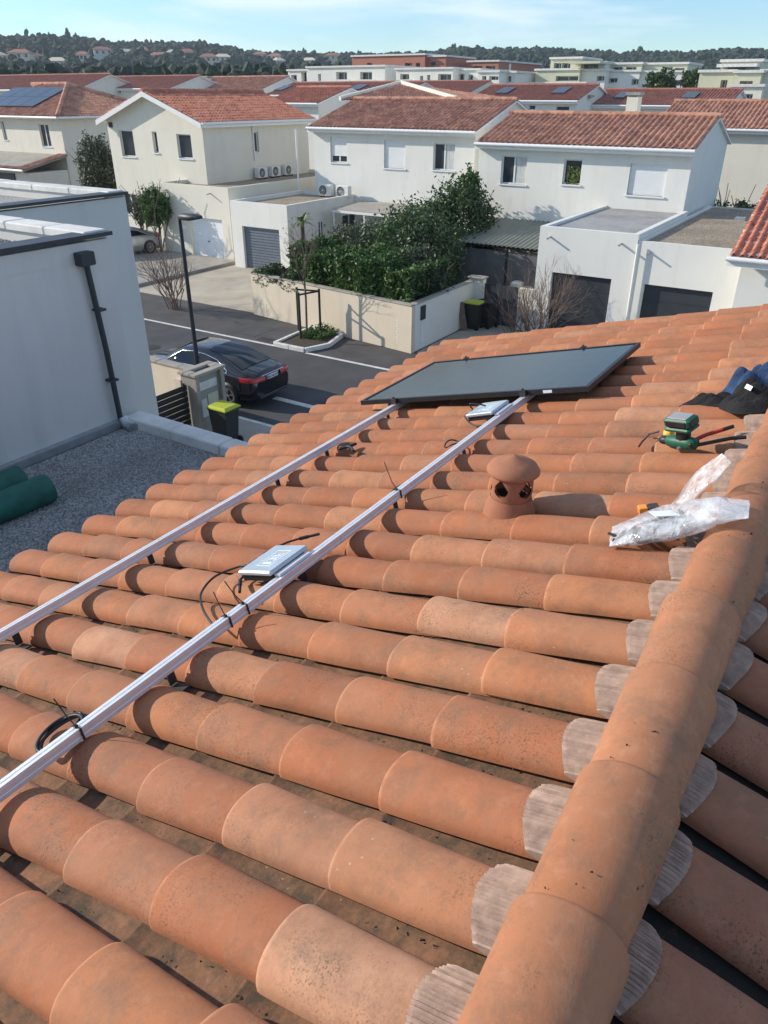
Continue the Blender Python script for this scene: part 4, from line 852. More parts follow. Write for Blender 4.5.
# ---------------------------------------------------------------- foliage helpers
def leaves(mb, P, size, aspect=.5, up=0.):                  # one rhombic leaf at each point, random attitude
    n = len(P); A = RNG.normal(size=(n, 3)); A[:, 2] += up; A /= np.linalg.norm(A, axis=1)[:, None]; B = np.cross(A, RNG.normal(size=(n, 3))); B /= np.linalg.norm(B, axis=1)[:, None]
    s = (np.asarray(size)*RNG.uniform(.6, 1.3, n))[:, None]; V = np.stack([P-A*s, P+B*s*aspect, P+A*s, P-B*s*aspect], 1)
    o = len(mb.v); mb.v.extend(map(tuple, V.reshape(-1, 3).tolist())); mb.f.extend([(o+4*i, o+4*i+1, o+4*i+2, o+4*i+3) for i in range(n)]); mb.sm.extend([False]*n)
def ell_points(c, r, n, shell=.55):                         # points gathered in clumps near an ellipsoid's skin
    k = max(6, n//45); D = RNG.normal(size=(k, 3)); D /= np.linalg.norm(D, axis=1)[:, None]; D *= RNG.uniform(shell, 1.0, (k, 1))
    q = D[RNG.integers(0, k, n)]+RNG.normal(size=(n, 3))*.13
    return q*np.array(r)+np.array(c)
def branches(mb, p, d, L, r, depth, rnd, spread=.6, tips=None, grav=0., kids=(2, 3)):
    q = p+d*L*.5+Vector((rnd.uniform(-1, 1), rnd.uniform(-1, 1), rnd.uniform(-1, 1)))*L*.06; e = p+d*L
    mb.tube([p, q, e], [r, r*.85, r*.7], 5 if r > .012 else 3, False)
    if depth == 0:
        if tips is not None: tips.append(e)
        return
    for i in range(rnd.randint(*kids)):
        nd = (d+Vector((rnd.uniform(-1, 1), rnd.uniform(-1, 1), rnd.uniform(-.5, 1)+grav))*spread).normalized(); branches(mb, p.lerp(e, rnd.uniform(.55, 1)), nd, L*rnd.uniform(.6, .85), r*.62, depth-1, rnd, spread, tips, grav, kids)
def bush(name, label, cat, c, r, n, size, mat, core=True, group=None, stem=True):
    t = thing(name, label, cat, (c[0], c[1], max(0, c[2]-r[2])), group); m = MB(); leaves(m, ell_points(c, r, n), size); part('crown', m, M[mat], t)
    if stem:
        m = MB(); rnd = random.Random(int(c[0]*31+c[1])); base = Vector((c[0], c[1], 0 if c[2]-r[2] < 2.5 else c[2]-r[2]))
        for i in range(4): branches(m, base, Vector((rnd.uniform(-.4, .4), rnd.uniform(-.4, .4), 1)).normalized(), (c[2]-base.z)*.7+.2, .05*min(1, r[0]), 2, rnd, .5)
        part('trunk', m, M['bark'], t)
    return t
for i, (xa, ya, xb, yb) in enumerate(((17.2, 22.5, 18.6, 26.0), (18.9, 10.5, 20.1, 12.6), (21.0, 19.2, 22.3, 20.3))): q = MB(); q.box(xa, ya, .0, xb, yb, .0075); struct('road_patch', q, M['asphalt2'] if xa < 20.5 else M['asphalt'])
q = MB(); q.box(20.75, 18.3, .0, 21.15, 18.9, .0085); struct('drain_grate', q, M['steel'])
# ---------------------------------------------------------------- garden wall, hedge and yard
gw = thing('garden_wall', 'low beige rendered wall round the hedge, turning a corner at the bins', 'wall', (22.4, 13.1, 0))
A_ = Vector((23.55, 21.45, 0)); B_ = Vector((22.40, 13.1, 0)); t_ = (B_-A_).normalized(); s_ = Vector((-t_.y, t_.x, 0)); s_ = s_ if s_.x > 0 else -s_
def wallseg(a, b, th, z, mat, parent, name='wall'):
    t = (b-a).normalized(); s = Vector((-t.y, t.x, 0)); s = s if s.x+s.y > 0 else -s; q = MB(); q.slab([a, b, b+s*th, a+s*th], (0, 0, z)); return part(name, q, mat, parent)
wallseg(A_, B_, .2, 1.66, M['beige'], gw)
C_ = Vector((27.2, 13.1, 0)); q = MB(); q.slab([B_+Vector((.205, 0, 0)), C_, C_+Vector((0, .2, 0)), B_+Vector((.23, .2, 0))], (0, 0, 1.665)); part('wall', q, M['white'], gw)
wallseg(A_+Vector((.2, -.002, 0)), A_+Vector((5.6, -.0, 0)), .2, 1.5, M['beige'], gw)
for a, b, w_ in ((A_, B_, .26), (B_+Vector((.3, .1, 0)), C_+Vector((0, .1, 0)), .26)):
    sh = s_*.1 if w_ and a is A_ else Vector((0, 0, 0)); copings(gw, tuple(a+sh), tuple(b+sh), w_, 1.66, 1.71, .9, M['concrete'])
for f in (.09, .92):
    p = A_.lerp(B_, f)-s_*.004
    for k in range(9): q = MB(); pz = .25+.1*k; q.slab([p+t_*.03*(k % 2)+Vector((0, 0, pz)), p+t_*(.05+.03*(k % 2))+Vector((0, 0, pz)), p+t_*(.05+.03*(k % 2))+Vector((0, 0, pz+.05)), p+t_*.03*(k % 2)+Vector((0, 0, pz+.05))], tuple(s_*.02)); part('weep_hole', q, M['trim'], gw)
q = MB(); q.bbox(23.0, 13.05, 1.05, 23.32, 13.098, 1.55, .01); part('letter_box', q, M['anthr'], gw)
q = MB(); q.box(23.05, 13.085, .25, 23.2, 13.098, 1.0); part('meter_hatch', q, M['trim'], gw)
q = MB(); q.box(27.2, 12.72, 0, 27.5, 13.32, 1.78); pl_ = part('gate_pillar', q, M['white'], gw); q = MB(); q.bbox(27.12, 12.66, 1.78, 27.58, 13.38, 1.84, .015); part('cap', q, M['concrete'], pl_)
gt = thing('garden_gate', 'dark blue sheet metal gate between the bins and the garage', 'gate', (27.3, 11.9, 0))
for i in range(6): q = MB(); ya = 12.68-i*.235; q.box(27.3, ya-.225, .08, 27.33, ya, 1.62); part('panel', q, M['anthr'], gt)
q = MB(); q.box(27.332, 11.28, .2, 27.36, 12.68, .28); q.box(27.332, 11.28, 1.4, 27.36, 12.68, 1.48); part('rail', q, M['anthr'], gt)
q = MB(); q.box(27.3, 10.63, 0, 27.5, 11.24, 1.6); single('wall_stub', q, M['cream'], 'short cream wall stub between the blue gate and the garage', 'wall', loc=(27.4, 10.9, 0))
# clipped hedge along the wall
hg = thing('hedge', 'dense glossy green clipped hedge behind the beige wall', 'hedge', (23.8, 16, 0))
n = 42000; u = RNG.uniform(0, 1, n); v = RNG.uniform(0, 1, n); pk = RNG.uniform(0, 1, n); P = np.zeros((n, 3))
yy = 13.45+u*5.9; xw = 22.45+(yy-13.1)*.138+.28; bump_ = .16*np.sin(yy*2.3)+.12*np.sin(yy*5.1+1.3)
top = 2.72+.14*np.sin(yy*1.7)+.10*np.sin(yy*4.3); fr_ = pk < .5; tp = (pk >= .5) & (pk < .8)
P[:, 1] = yy; P[:, 0] = np.where(fr_, xw+bump_*.6+np.abs(RNG.normal(0, .13, n)), xw+v*2.9); P[:, 2] = np.where(fr_, 1.35+v*(top-1.35), np.where(tp, top+.08*np.sin(P[:, 0]*5)-np.abs(RNG.normal(0, .12, n)), 1.3+(top-1.3)*RNG.uniform(0, 1, n)))
P += RNG.normal(0, .05, P.shape); m = MB(); leaves(m, P, .085, .5); part('foliage', m, M['leaf_hedge'], hg)
m = MB(); rnd = random.Random(3)
for i in range(16): branches(m, Vector((23.9+rnd.uniform(-.4, .8), 13.8+i*.35, .2)), Vector((rnd.uniform(-.2, .2), rnd.uniform(-.2, .2), 1)).normalized(), .9, .03, 2, rnd, .5)
part('stems', m, M['bark'], hg)
bush('shrub', 'grey-green shrub at the corner of the wall, right end of the hedge', 'shrub', (25.0, 14.5, 1.9), (1.3, 1.2, 1.15), 6000, .07, 'leaf_olive')
bush('shrub', 'large dark evergreen shrub behind the clipped hedge', 'shrub', (28.2, 16.6, 2.0), (2.3, 2.2, 1.8), 16000, .085, 'leaf_dark')
bush('shrub', 'olive shrub behind the hedge below the glazed canopy', 'shrub', (28.2, 19.4, 1.75), (1.6, 1.8, 1.45), 5500, .075, 'leaf_olive')
bush('tall_shrub', 'tall pointed evergreen against the white wall beside the shed', 'shrub', (32.3, 16.4, 2.4), (1.8, 1.6, 2.3), 15000, .09, 'leaf_dark')
bush('shrub', 'broad evergreen between the clipped hedge and the tall pointed one', 'shrub', (30.6, 17.6, 2.1), (1.7, 1.7, 1.8), 12000, .085, 'leaf_dark')
bush('tall_shrub', 'narrow top shoot of evergreen reaching the upper window', 'shrub', (32.9, 16.4, 4.15), (.5, .5, 1.1), 2600, .085, 'leaf_hedge')
bush('tall_shrub', 'dense evergreen in front of the shed wall', 'shrub', (29.6, 16.3, 1.7), (1.3, 1.0, 1.7), 8000, .085, 'leaf_dark')
m = MB(); n = 7000; yy = RNG.uniform(18.9, 21.35, n); xw = 22.45+(yy-13.1)*.138; P = np.stack([xw+RNG.uniform(-.08, 1.2, n), yy, 1.55+RNG.uniform(-.35, .45, n)*(.6+.4*np.sin(yy*4))], 1); leaves(m, P, .06)
gcv = thing('trailing_shrub', 'low trailing shrub spilling over the left end of the beige wall', 'shrub', (23.6, 20, 1.2)); part('crown', m, M['leaf_dark'], gcv)
m = MB(); rnd = random.Random(8); tp = []
for i in range(20): branches(m, Vector((24.2+rnd.uniform(-.4, .5), 19.1+i*.12, .8)), Vector((rnd.uniform(-.5, .5), rnd.uniform(-.5, .5), 1)).normalized(), .6, .02, 2, rnd, .6)
part('stems', m, M['twig'], gcv)
# palm-like plant between hedge and garage
p = onX(302, 223, 26.5); pt = thing('small_palm', 'small yellow-green palm behind the beige wall', 'palm', (26.5, p[1], 0)); m = MB(); m.tube([(26.5, p[1], 0), (26.5, p[1], p[2])], [.11, .09], 8); part('trunk', m, M['bark'], pt)
m = MB(); rnd = random.Random(4)
for i in range(26):
    a = rnd.uniform(0, 6.28); el = rnd.uniform(-.2, 1.2); d = Vector((math.cos(a)*math.cos(el), math.sin(a)*math.cos(el), math.sin(el))); o = Vector((26.5, p[1], p[2])); s = d.cross(Vector((0, 0, 1))).normalized()
    L = rnd.uniform(.55, .85); k0 = o+d*L*.5; k1 = o+d*L-Vector((0, 0, .22))
    m.add([o-s*.02, o+s*.02, k0+s*.06, k0-s*.06], [(0,1,2,3)]).add([k0-s*.06, k0+s*.06, k1], [(0,1,2)])
part('fronds', m, M['leaf_yel'], pt)
# street tree, its guard and its planter bay
pb = thing('tree_planter', 'kerbed street tree bay with soil at the road edge', 'planter', (21.5, 17.1, 0))
K = [(20.46, 17.75), (20.46, 16.35), (21.4, 16.0), (22.75, 16.35), (22.95, 17.95)]
for i in range(len(K)):
    a = Vector((*K[i], 0)); b = Vector((*K[(i+1) % len(K)], 0)); n_ = max(1, round((b-a).length/.7))
    for j in range(n_):
        c0 = a.lerp(b, j/n_); c1 = a.lerp(b, (j+1)/n_); d = (c1-c0).normalized(); q = MB(); q.bbox(0, -.07, 0, (c1-c0).length-.01, .07, .16, .015); o = link('kerb_stone', q.mesh('kerb_stone', M['coping']), pb, c0-wpos(pb)); o.rotation_euler = (0, 0, math.atan2(d.y, d.x))
q = MB(); q.slab([(x, y, .006) for x, y in K][::-1], (0, 0, .09)); part('soil', q, M['soil'], pb)
m = MB(); P = np.stack([RNG.uniform(21.6, 22.8, 1600), RNG.uniform(16.5, 17.5, 1600), .1+np.abs(RNG.normal(0, .12, 1600))], 1); leaves(m, P, .05); part('weeds', m, M['leaf_hedge'], pb, stuff=True)
tr = thing('street_tree', 'slender nearly bare young tree in the kerbed planter', 'tree', (22.0, 17.45, 0)); m = MB(); rnd = random.Random(21); tips = []
m.tube([(22, 17.45, 0), (22.02, 17.43, 1.5), (22.0, 17.47, 2.5)], [.045, .04, .034], 7); 
for i in range(9): branches(m, Vector((22.0, 17.46, 1.9+i*.09)), Vector((rnd.uniform(-.6, .6), rnd.uniform(-.6, .6), 1)).normalized(), .75, .014, 3, rnd, .55, tips)
part('trunk', m, M['twig'], tr); m = MB(); leaves(m, np.array([tuple(t) for t in tips[::3]])+RNG.normal(0, .04, (len(tips[::3]), 3)), .035); part('crown', m, M['leaf_olive'], tr)
tg = thing('tree_guard', 'dark timber three-post guard round the young street tree', 'tree guard', (22.0, 17.45, 0)); gp_ = [(21.5, 17.35), (22.15, 17.95), (22.4, 17.1)]
for x, y in gp_: q = MB(); q.tube([(x, y, 0), (x, y, 1.78)], .045, 8); part('post', q, M['wood_dark'], tg)
for i in range(3): a, b = gp_[i], gp_[(i+1) % 3]; q = MB(); q.tube([(*a, 1.70), (*b, 1.70)], .035, 6); part('rail', q, M['wood_dark'], tg)
# bare shrubs
def bare(label, base, n, L, r, depth, seed, spread=.5):
    t = thing('bare_shrub', label, 'shrub', tuple(base)); m = MB(); rnd = random.Random(seed)
    for i in range(n): branches(m, Vector(base)+Vector((rnd.uniform(-.25, .25), rnd.uniform(-.25, .25), 0)), Vector((rnd.uniform(-.7, .7), rnd.uniform(-.7, .7), 1)).normalized(), L*rnd.uniform(.7, 1.1), r, depth, rnd, spread)
    part('branches', m, M['twig'], t); return t
b0 = onZ(545, 325, 0); bare('bare twiggy shrub in front of the gravel-topped garage', (25.4, 9.75, 0), 18, 1.15, .026, 4, 31)
b0 = onZ(170, 318, 0); bare('bare twiggy shrub beside the neighbour house corner', (b0[0]+1.2, b0[1]+1.0, 0), 14, 1.25, .024, 4, 32, .6)
bare('low bare shrub right of the blue gate', (26.2, 10.9, 0), 10, .6, .014, 3, 35, .7)
# topiary, tree between the far houses, dark bush on the flat roof's far side
p = onX(155, 207, 30.8); bush('round_shrub', 'rounded evergreen shrub left of the white garage door', 'shrub', (30.8, p[1], p[2]), (.85, .85, .95), 4200, .08, 'leaf_hedge'); p = onX(139, 207, 31.2); bush('round_shrub', 'dull evergreen shrub half hidden by the neighbour wall', 'shrub', (31.6, p[1], p[2]-.2), (.8, .8, .9), 2600, .08, 'leaf_olive')
p = onX(98, 168, 38.); bush('garden_tree', 'bushy grey-green tree between the hip roof house and gable house', 'tree', (38, p[1], p[2]), (1.35, 1.3, 2.1), 6500, .11, 'leaf_olive')
p = onX(741, 207, 41.); bush('round_shrub', 'dark rounded bush beyond the tan gravel garage roof', 'shrub', (41, p[1], p[2]-.5), (1.1, 1.1, 1.0), 3000, .1, 'leaf_dark')
for px, py, r, lab in ((661, 84.5, 1.75, 'left of two olive green trees before the terraced flats'), (694, 83.5, 1.45, 'right of two olive green trees before the terraced flats')):
    p = onX(px, py, 112.); bush('garden_tree', lab, 'tree', (112, p[1], p[2]), (r*.8, r*1.1, r*.95), 2600, .22, 'leaf_dark', group='trees before the flats')
# ---------------------------------------------------------------- wheelie bins
def bin_(x, y, z, rot, label, lidm, group=None):
    t = thing('wheelie_bin', label, 'bin', (x, y, z), group, (0, 0, rot)); q = MB()
    q.loft([[(-a, -b, h), (a, -b, h), (a, b, h), (-a, b, h)] for a, b, h in ((.2, .22, .06), (.25, .29, .95), (.27, .31, .96), (.27, .31, 1.0))], True, True, True, False); part('body', q, M['binb'], t, True)
    q = MB(); q.loft([[(-a, -b+o_, h), (a, -b+o_, h), (a, b+o_, h), (-a, b+o_, h)] for a, b, h, o_ in ((.29, .33, 1.0, 0), (.29, .33, 1.03, 0), (.22, .26, 1.075, .0))], True, True, True, False); part('lid', q, lidm, t, True)
    q = MB(); q.tube([(-.22, .36, .98), (.22, .36, .98)], .018, 6); part('handle', q, M['binb'], t, True)
    for s in (-1, 1): q = MB(); q.lathe([(.001, 0), (.1, 0), (.1, .05), (.001, .05)], (0, 0, 0), 14); q.xf(Matrix.Translation((s*.23-.025, .26, .1)) @ Matrix.Rotation(R_(90), 4, 'Y')); part('wheel', q, M['tyre'], t, True)
    return t
b0 = onZ(226, 446, .1); bin_(b0[0]+.15, b0[1]+.1, .1, R_(180), 'black wheelie bin with yellow-green lid beside the grey gate pillar', M['lid'])
b0 = onZ(469, 324, 0); bin_(26.55, 12.72, .012, R_(180), 'black wheelie bin with yellow-green lid against the white garden wall', M['lid']); bin_(27.05, 12.35, .012, R_(160), 'dark wheelie bin with black lid by the blue gate', M['binb'])
q = MB(); q.box(-.02, -.12, 0, .02, .12, 1.1); q.xf(Matrix.Translation((26.1, 12.85, 0)) @ Matrix.Rotation(R_(-14), 4, 'X') @ Matrix.Rotation(R_(20), 4, 'Z')); single('wooden_board', q, M['twig'], 'brown board leaning on the wall beside the yellow-lidded bin', 'board', loc=(26.1, 12.8, 0))
# ---------------------------------------------------------------- gate pillar, slatted gate and wall by the near pavement
gpil = thing('utility_pillar', 'grey rendered gate pillar with letter box and meter hatches', 'pillar', (13.2, 14, .1))
x0, x1, y0, y1, zt = 12.7, 13.72, 13.72, 14.25, 1.78; q = MB()
for bx in ((x0, y0, .1, x0+.12, y1, zt), (x1-.12, y0, .1, x1, y1, zt), (x0+.12, y0+.12, .1, x1-.12, y1, zt-.02), (x0+.12, y0, .1, x1-.12, y0+.12, .16)): q.box(*bx)
part('body', q, M['concrete'], gpil)
for bx in ((x0-.05, y0-.05, x1+.05, y0+.16), (x0-.05, y1-.14, x1+.05, y1+.06), (x0-.05, y0+.17, x0+.2, y1-.15), (x1-.2, y0+.17, x1+.05, y1-.15)): q = MB(); q.bbox(bx[0], bx[1], zt, bx[2], bx[3], zt+.07, .012); part('cap', q, M['concrete'], gpil)
q = MB(); q.bbox(x0+.18, y0+.09, 1.34, x1-.2, y0+.118, 1.56, .005); part('letter_box', q, M['coping'], gpil)
q = MB(); q.bbox(x0+.45, y0+.095, .78, x1-.2, y0+.118, 1.18, .005); part('meter_hatch', q, M['olive'], gpil); q = MB(); q.bbox(x0+.17, y0+.095, .6, x0+.41, y0+.118, 1.1, .005); part('meter_hatch', q, M['coping'], gpil)
sg = thing('slatted_gate', 'black gate of horizontal slats left of the grey pillar', 'gate', (12, 14.1, .1))
for i in range(9): q = MB(); q.box(10.9, 14.05, .16+i*.155, 12.68, 14.08, .295+i*.155); part('slat', q, M['black'], sg)
for x in (10.92, 12.6): q = MB(); q.box(x, 14.083, .12, x+.06, 14.12, 1.58); part('stile', q, M['black'], sg)
q = MB(); q.box(13.5, 14.3, .1, 13.72, 18.6, 1.55); sw = single('boundary_wall', q, M['beige'], 'beige boundary wall behind the slatted gate beside the black car', 'wall', loc=(13.6, 16.5, .1)); copings(sw, (13.61, 14.3, 0), (13.61, 18.6, 0), .3, 1.55, 1.61, .9, M['concrete'])
q = MB(); q.box(12.68, 14.26, .1, 13.48, 14.5, 1.62); part('return', q, M['beige'], sw)
rl = thing('railing', 'thin dark metal railing at the corner of the neighbour house', 'railing', (14, 19.5, 0))
for y in (18.9, 19.6, 20.3): q = MB(); q.tube([(13.6, y, .1), (13.6, y, 1.9)], .03, 6); part('post', q, M['lampmetal'], rl)
q = MB(); q.tube([(13.6, 18.9, 1.85), (13.6, 20.3, 1.85)], .025, 6); part('rail', q, M['lampmetal'], rl)
# ---------------------------------------------------------------- street lamp
XL = 14.05; pb_ = onX(197, 378, XL); pt_ = onX(183, 228, XL); yb = (pb_[1]+pt_[1])/2; zt = pt_[2]
lp = thing('street_lamp', 'dark curved street lamp rising in front of the black car', 'street lamp', (XL, yb, .1)); h0 = onX(202, 213, XL-.0)
q = MB(); q.tube([(XL, yb, .1), (XL, yb, 2.2), (XL, yb, zt-.5), (XL, yb+.0, zt), (XL-.02, yb-.02, zt+.22), (XL-.02, yb-.10, zt+.30)], [.075, .06, .048, .045, .042, .04], 10); part('pole', q, M['lampmetal'], lp)
q = MB(); q.loft([[(XL-.02-a, yb+u, zt+.27+z0), (XL-.02+a, yb+u, zt+.27+z0), (XL-.02+a*.8, yb+u, zt+.27+z1), (XL-.02-a*.8, yb+u, zt+.27+z1)] for a, u, z0, z1 in ((.05, -.02, -.03, .05), (.12, -.14, -.06, .08), (.16, -.52, -.05, .09), (.12, -.72, -.01, .06))], True, True, True); hd_ = part('lamp_head', q, M['lampmetal'], lp)
q = MB(); q.box(XL-.11, yb-.46, zt+.215, XL+.07, yb-.16, zt+.228); part('lens', q, M['frame'], hd_)
# ---------------------------------------------------------------- cars
ST = [(0, .74, .40, .70, .66, .84), (.07, .83, .32, .86, .72, .99), (.16, .88, .27, .90, .74, 1.03), (.55, .91, .22, .93, .74, 1.09), (1.0, .92, .22, .95, .67, 1.25), (1.45, .925, .22, .96, .61, 1.38), (1.9, .925, .22, .96, .585, 1.455), (2.4, .925, .22, .95, .58, 1.475), (2.85, .92, .22, .94, .60, 1.43), (3.2, .92, .22, .92, .65, 1.26), (3.55, .92, .22, .90, .71, 1.03), (3.8, .915, .22, .885, .73, .95), (4.3, .89, .24, .83, .72, .89), (4.65, .82, .28, .72, .66, .78), (4.8, .68, .36, .60, .56, .64)]
def car(loc, rot, label, paint, dark=True):
    t = thing('parked_car', label, 'car', loc, None, (0, 0, rot))
    def ring(s):
        y, w_, zs, zb, wr, zt = s; h = [(w_*.86, zs-.06), (w_, zs+.10), (w_*1.0, zs+.32), (w_*.985, zb-.06), (w_*.955, zb), (wr+.02, zt-.055), (wr-.07, zt-.01), (wr*.5, zt+.012)]
        return [(x, y, z) for x, z in h]+[(0, y, zt+.016)]+[(-x, y, z) for x, z in h[::-1]]
    rs = [ring(s) for s in ST]; q = MB(); q.loft(rs, True, True, True); bd = part('body', q, paint, t, True)
    # glasshouse: rear and front screens, side windows with a bright outline
    def lerp(a, b, f): return tuple(a[i]+(b[i]-a[i])*f for i in range(3))
    def off(p, o): return (p[0]+o[0], p[1]+o[1], p[2]+o[2])
    q = MB(); q.loft([[off(rs[i][k], (0, -.004, .014)) for k in (6, 7, 8, 9, 10)] for i in (3, 4, 5, 6)], False); part('rear_window', q, M['carglass'], t, True)
    q = MB(); q.loft([[off(rs[i][k], (0, .004, .014)) for k in (6, 7, 8, 9, 10)] for i in (8, 9, 10)], False); part('windscreen', q, M['carglass'], t, True)
    def side(i, f, sgn): a, b = rs[i][4], rs[i][5]; p = lerp(a, b, f); return (sgn*(abs(p[0])+.016), p[1], p[2])
    for sgn in (-1, 1):
        seq = [4, 5, 6, 7, 8, 9, 10]; lo = [side(i, .10, sgn) for i in seq]; hi = [side(i, (.35, .80, .86, .88, .86, .7, .25)[n_], sgn) for n_, i in enumerate(seq)]
        q = MB(); q.loft([lo, hi], False); gl = part('side_window', q, M['carglass'], t, True)
        q = MB(); q.tube(lo[::1]+hi[::-1]+[lo[0]], .012, 5); part('chrome_trim', q, M['chrome'], gl, True)
        q = MB(); a = lerp(lo[3], lo[2], .5); b = lerp(hi[3], hi[2], .5); q.tube([a, b], .022, 5); part('pillar', q, paint, gl, True)
        q = MB(); q.bbox(.0, -.06, -.05, .2, .06, .07, .03); q.xf(Matrix.Translation((sgn*.9-(.2 if sgn < 0 else 0), 3.18, .96))); part('mirror', q, paint, t, True)
        q = MB(); q.tube([(sgn*.935, 1.5, .86), (sgn*.935, 1.72, .86)], .014, 5); q.tube([(sgn*.935, 2.55, .86), (sgn*.935, 2.77, .86)], .014, 5); part('door_handle', q, paint, t, True)
        # tail light wrapping round the corner
        q = MB(); pts = [(sgn*.35, -.004), (sgn*.60, .012), (sgn*.78, .05), (sgn*.885, .22), (sgn*.915, .50)]; q.loft([[(x*1.004, y-.03, .78+.04*abs(x)), (x*1.004, y-.03, .86+.04*abs(x)), (x*.97, y+.02, .92+.03*abs(x))] for x, y in pts], False); part('tail_light', q, M['red'], t, True)
        q = MB(); q.loft([[(x*1.01, y, .62), (x*1.01, y, .74)] for x, y in ((sgn*.62, 4.76), (sgn*.78, 4.66), (sgn*.86, 4.5))], False); part('headlight', q, M['chrome'], t, True)
        for y in (.95, 3.78):
            q = MB(); q.lathe([(.001, 0), (.385, 0), (.385, .02), (.001, .02)], (0, 0, 0), 24); q.xf(Matrix.Translation((sgn*.915-(.0 if sgn > 0 else .02), y, .345)) @ Matrix.Rotation(R_(90), 4, 'Y')); part('wheel_arch', q, M['black'], t, True)
            wm = MB(); wm.lathe([(.20, -.1), (.31, -.11), (.335, -.07), (.335, .07), (.31, .105), (.235, .11), (.23, .095)], (0, 0, 0), 28); Mx = Matrix.Translation((sgn*.85, y, .335)) @ Matrix.Rotation(R_(90*sgn), 4, 'Y'); wm.xf(Mx); wo = part('wheel', wm, M['tyre'], t, True)
            q = MB(); q.lathe([(.23, .095), (.225, .104), (.20, .09), (.19, .05), (.001, .05)], (0, 0, 0), 24); q.lathe([(.05, .1), (.001, .102)], (0, 0, 0), 10)
            for k in range(5):
                for dk in (-.13, .13): a = k*2*math.pi/5; q.slab([(.04*math.cos(a+dk*2), .04*math.sin(a+dk*2), .092), (.215*math.cos(a+dk-.05), .215*math.sin(a+dk-.05), .088), (.215*math.cos(a+dk+.05), .215*math.sin(a+dk+.05), .088)], (0, 0, .016))
            q.xf(Mx); part('rim', q, M['silver'], wo, True)
    q = MB(); q.box(-.26, -.035, .80, .26, -.005, .91); pl2 = part('number_plate', q, M['plate'], t, True)
    for xa in (-.26, .215): q = MB(); q.box(xa, -.037, .80, xa+.045, -.0355, .91); part('plate_band', q, M['denim'], pl2, True)
    q = MB()
    for x in (-.17, -.12, -.05, 0, .05, .12, .17): q.box(x-.014, -.037, .825, x+.014, -.0355, .885)
    part('plate_characters', q, M['black'], pl2, True, True)
    q = MB(); q.tube([(-.5, -.012, .955), (.5, -.012, .955)], .012, 5); part('boot_trim', q, M['chrome'], t, True)
    q = MB(); q.bbox(-.62, -.02, .28, .62, .06, .36, .02); part('bumper_insert', q, M['anthr'], t, True)
    return t
car((16.0, 14.05, .004), R_(1.5), 'black fastback saloon parked on the street behind the street lamp', M['carpaint'])
car((31.3, 35.7, .16), R_(80), 'silver car on the driveway left of the white garage door', M['silver'])
# ---------------------------------------------------------------- mounting rails with roof hooks
def tb(mb, x0, d0, o0, x1, d1, o1):                          # box in roof coordinates (along ridge, down slope, off the tile crowns)
    q = MB(); q.box(x0, d0, o0, x1, d1, o1); q.xf(frameL(0, 0, 0)); mb.add(q.v, q.f); return mb
def tt(mb, pts, r, n=6): return mb.tube([tuple(T(*p)) for p in pts], r, n)
def rail(d, hooks, label, xa=-.55, xb=5.58, joint=None, slope=0.0):
    t = thing('mounting_rail', label, 'rail', tuple(T((xa+xb)/2, d, .0)), 'aluminium mounting rails on the roof'); o0, o1 = .012, .052
    def prof(x): return [tuple(T(x, d+u, v)) for u, v in ((-.018, o0), (.018, o0), (.018, o0+.012), (.016, o0+.014), (.016, o0+.024), (.018, o0+.026), (.018, o1), (.004, o1), (.004, o1-.006), (-.004, o1-.006), (-.004, o1), (-.018, o1), (-.018, o0+.026), (-.016, o0+.024), (-.016, o0+.014), (-.018, o0+.012))]
    xs = [xa, joint, xb] if joint else [xa, xb]
    for a, b in zip(xs, xs[1:]): q = MB(); q.loft([prof(a+.0015), prof(b-.0015)], True, True, True, False); part('bar', q, M['alu'], t)
    for x in hooks:
        q = MB(); k = 1 if d > 2 else 1; tb(q, x-.016, d+.021, -.055, x+.016, d+.027, o0+.03); tb(q, x-.016, d-.04, -.068, x+.016, d+.027, -.060); tb(q, x-.014, d+.028, o0+.008, x+.014, d+.036, o0+.02); part('roof_hook', q, M['steel'], t)
        q = MB(); tb(q, x-.02, d+.012, o0-.008, x+.02, d+.034, o0-.001); part('hook_plate', q, M['steel'], t)
    return t
hk = lambda a: [X0+(k+.5)*PITCHX for k in a]
rail(2.762, hk((-3, 0, 4, 6, 9, 12)), 'aluminium rail nearer the eave, running under the solar panel', joint=None)
rail(1.745, hk((-6, -3, 0, 3, 6, 8, 12)), 'aluminium rail nearer the ridge, carrying both microinverters', joint=2.29)
# ---------------------------------------------------------------- solar panel
sp = thing('solar_panel', 'large black solar panel lying across both aluminium rails', 'solar panel', tuple(T(4.83, 2.14, .1)))
x0, x1, d0, d1, o0, o1 = 4.385, 5.519, 1.312, 3.074, .054, .087; fw = .022
for bx in ((x0, d0, x1, d0+fw), (x0, d1-fw, x1, d1), (x0, d0+fw, x0+fw, d1-fw), (x1-fw, d0+fw, x1, d1-fw)): q = MB(); tb(q, bx[0], bx[1], o0, bx[2], bx[3], o1); part('frame_bar', q, M['black'], sp)
q = MB(); tb(q, x0+fw, d0+fw, o1-.012, x1-fw, d1-fw, o1-.006); gl = part('glass', q, M['glass_panel'], sp)
q = MB(); nc, nr_ = 6, 18; cw = (x1-x0-2*fw-.02)/nc; ch = (d1-d0-2*fw-.02)/nr_
for i in range(nc):
    for j in range(nr_): a = x0+fw+.01+i*cw; b = d0+fw+.01+j*ch; tb(q, a+.0004, b+.0004, o1-.0058, a+cw-.0004, b+ch-.0004, o1-.0052)
part('cells', q, M['cell'], gl, stuff=True)
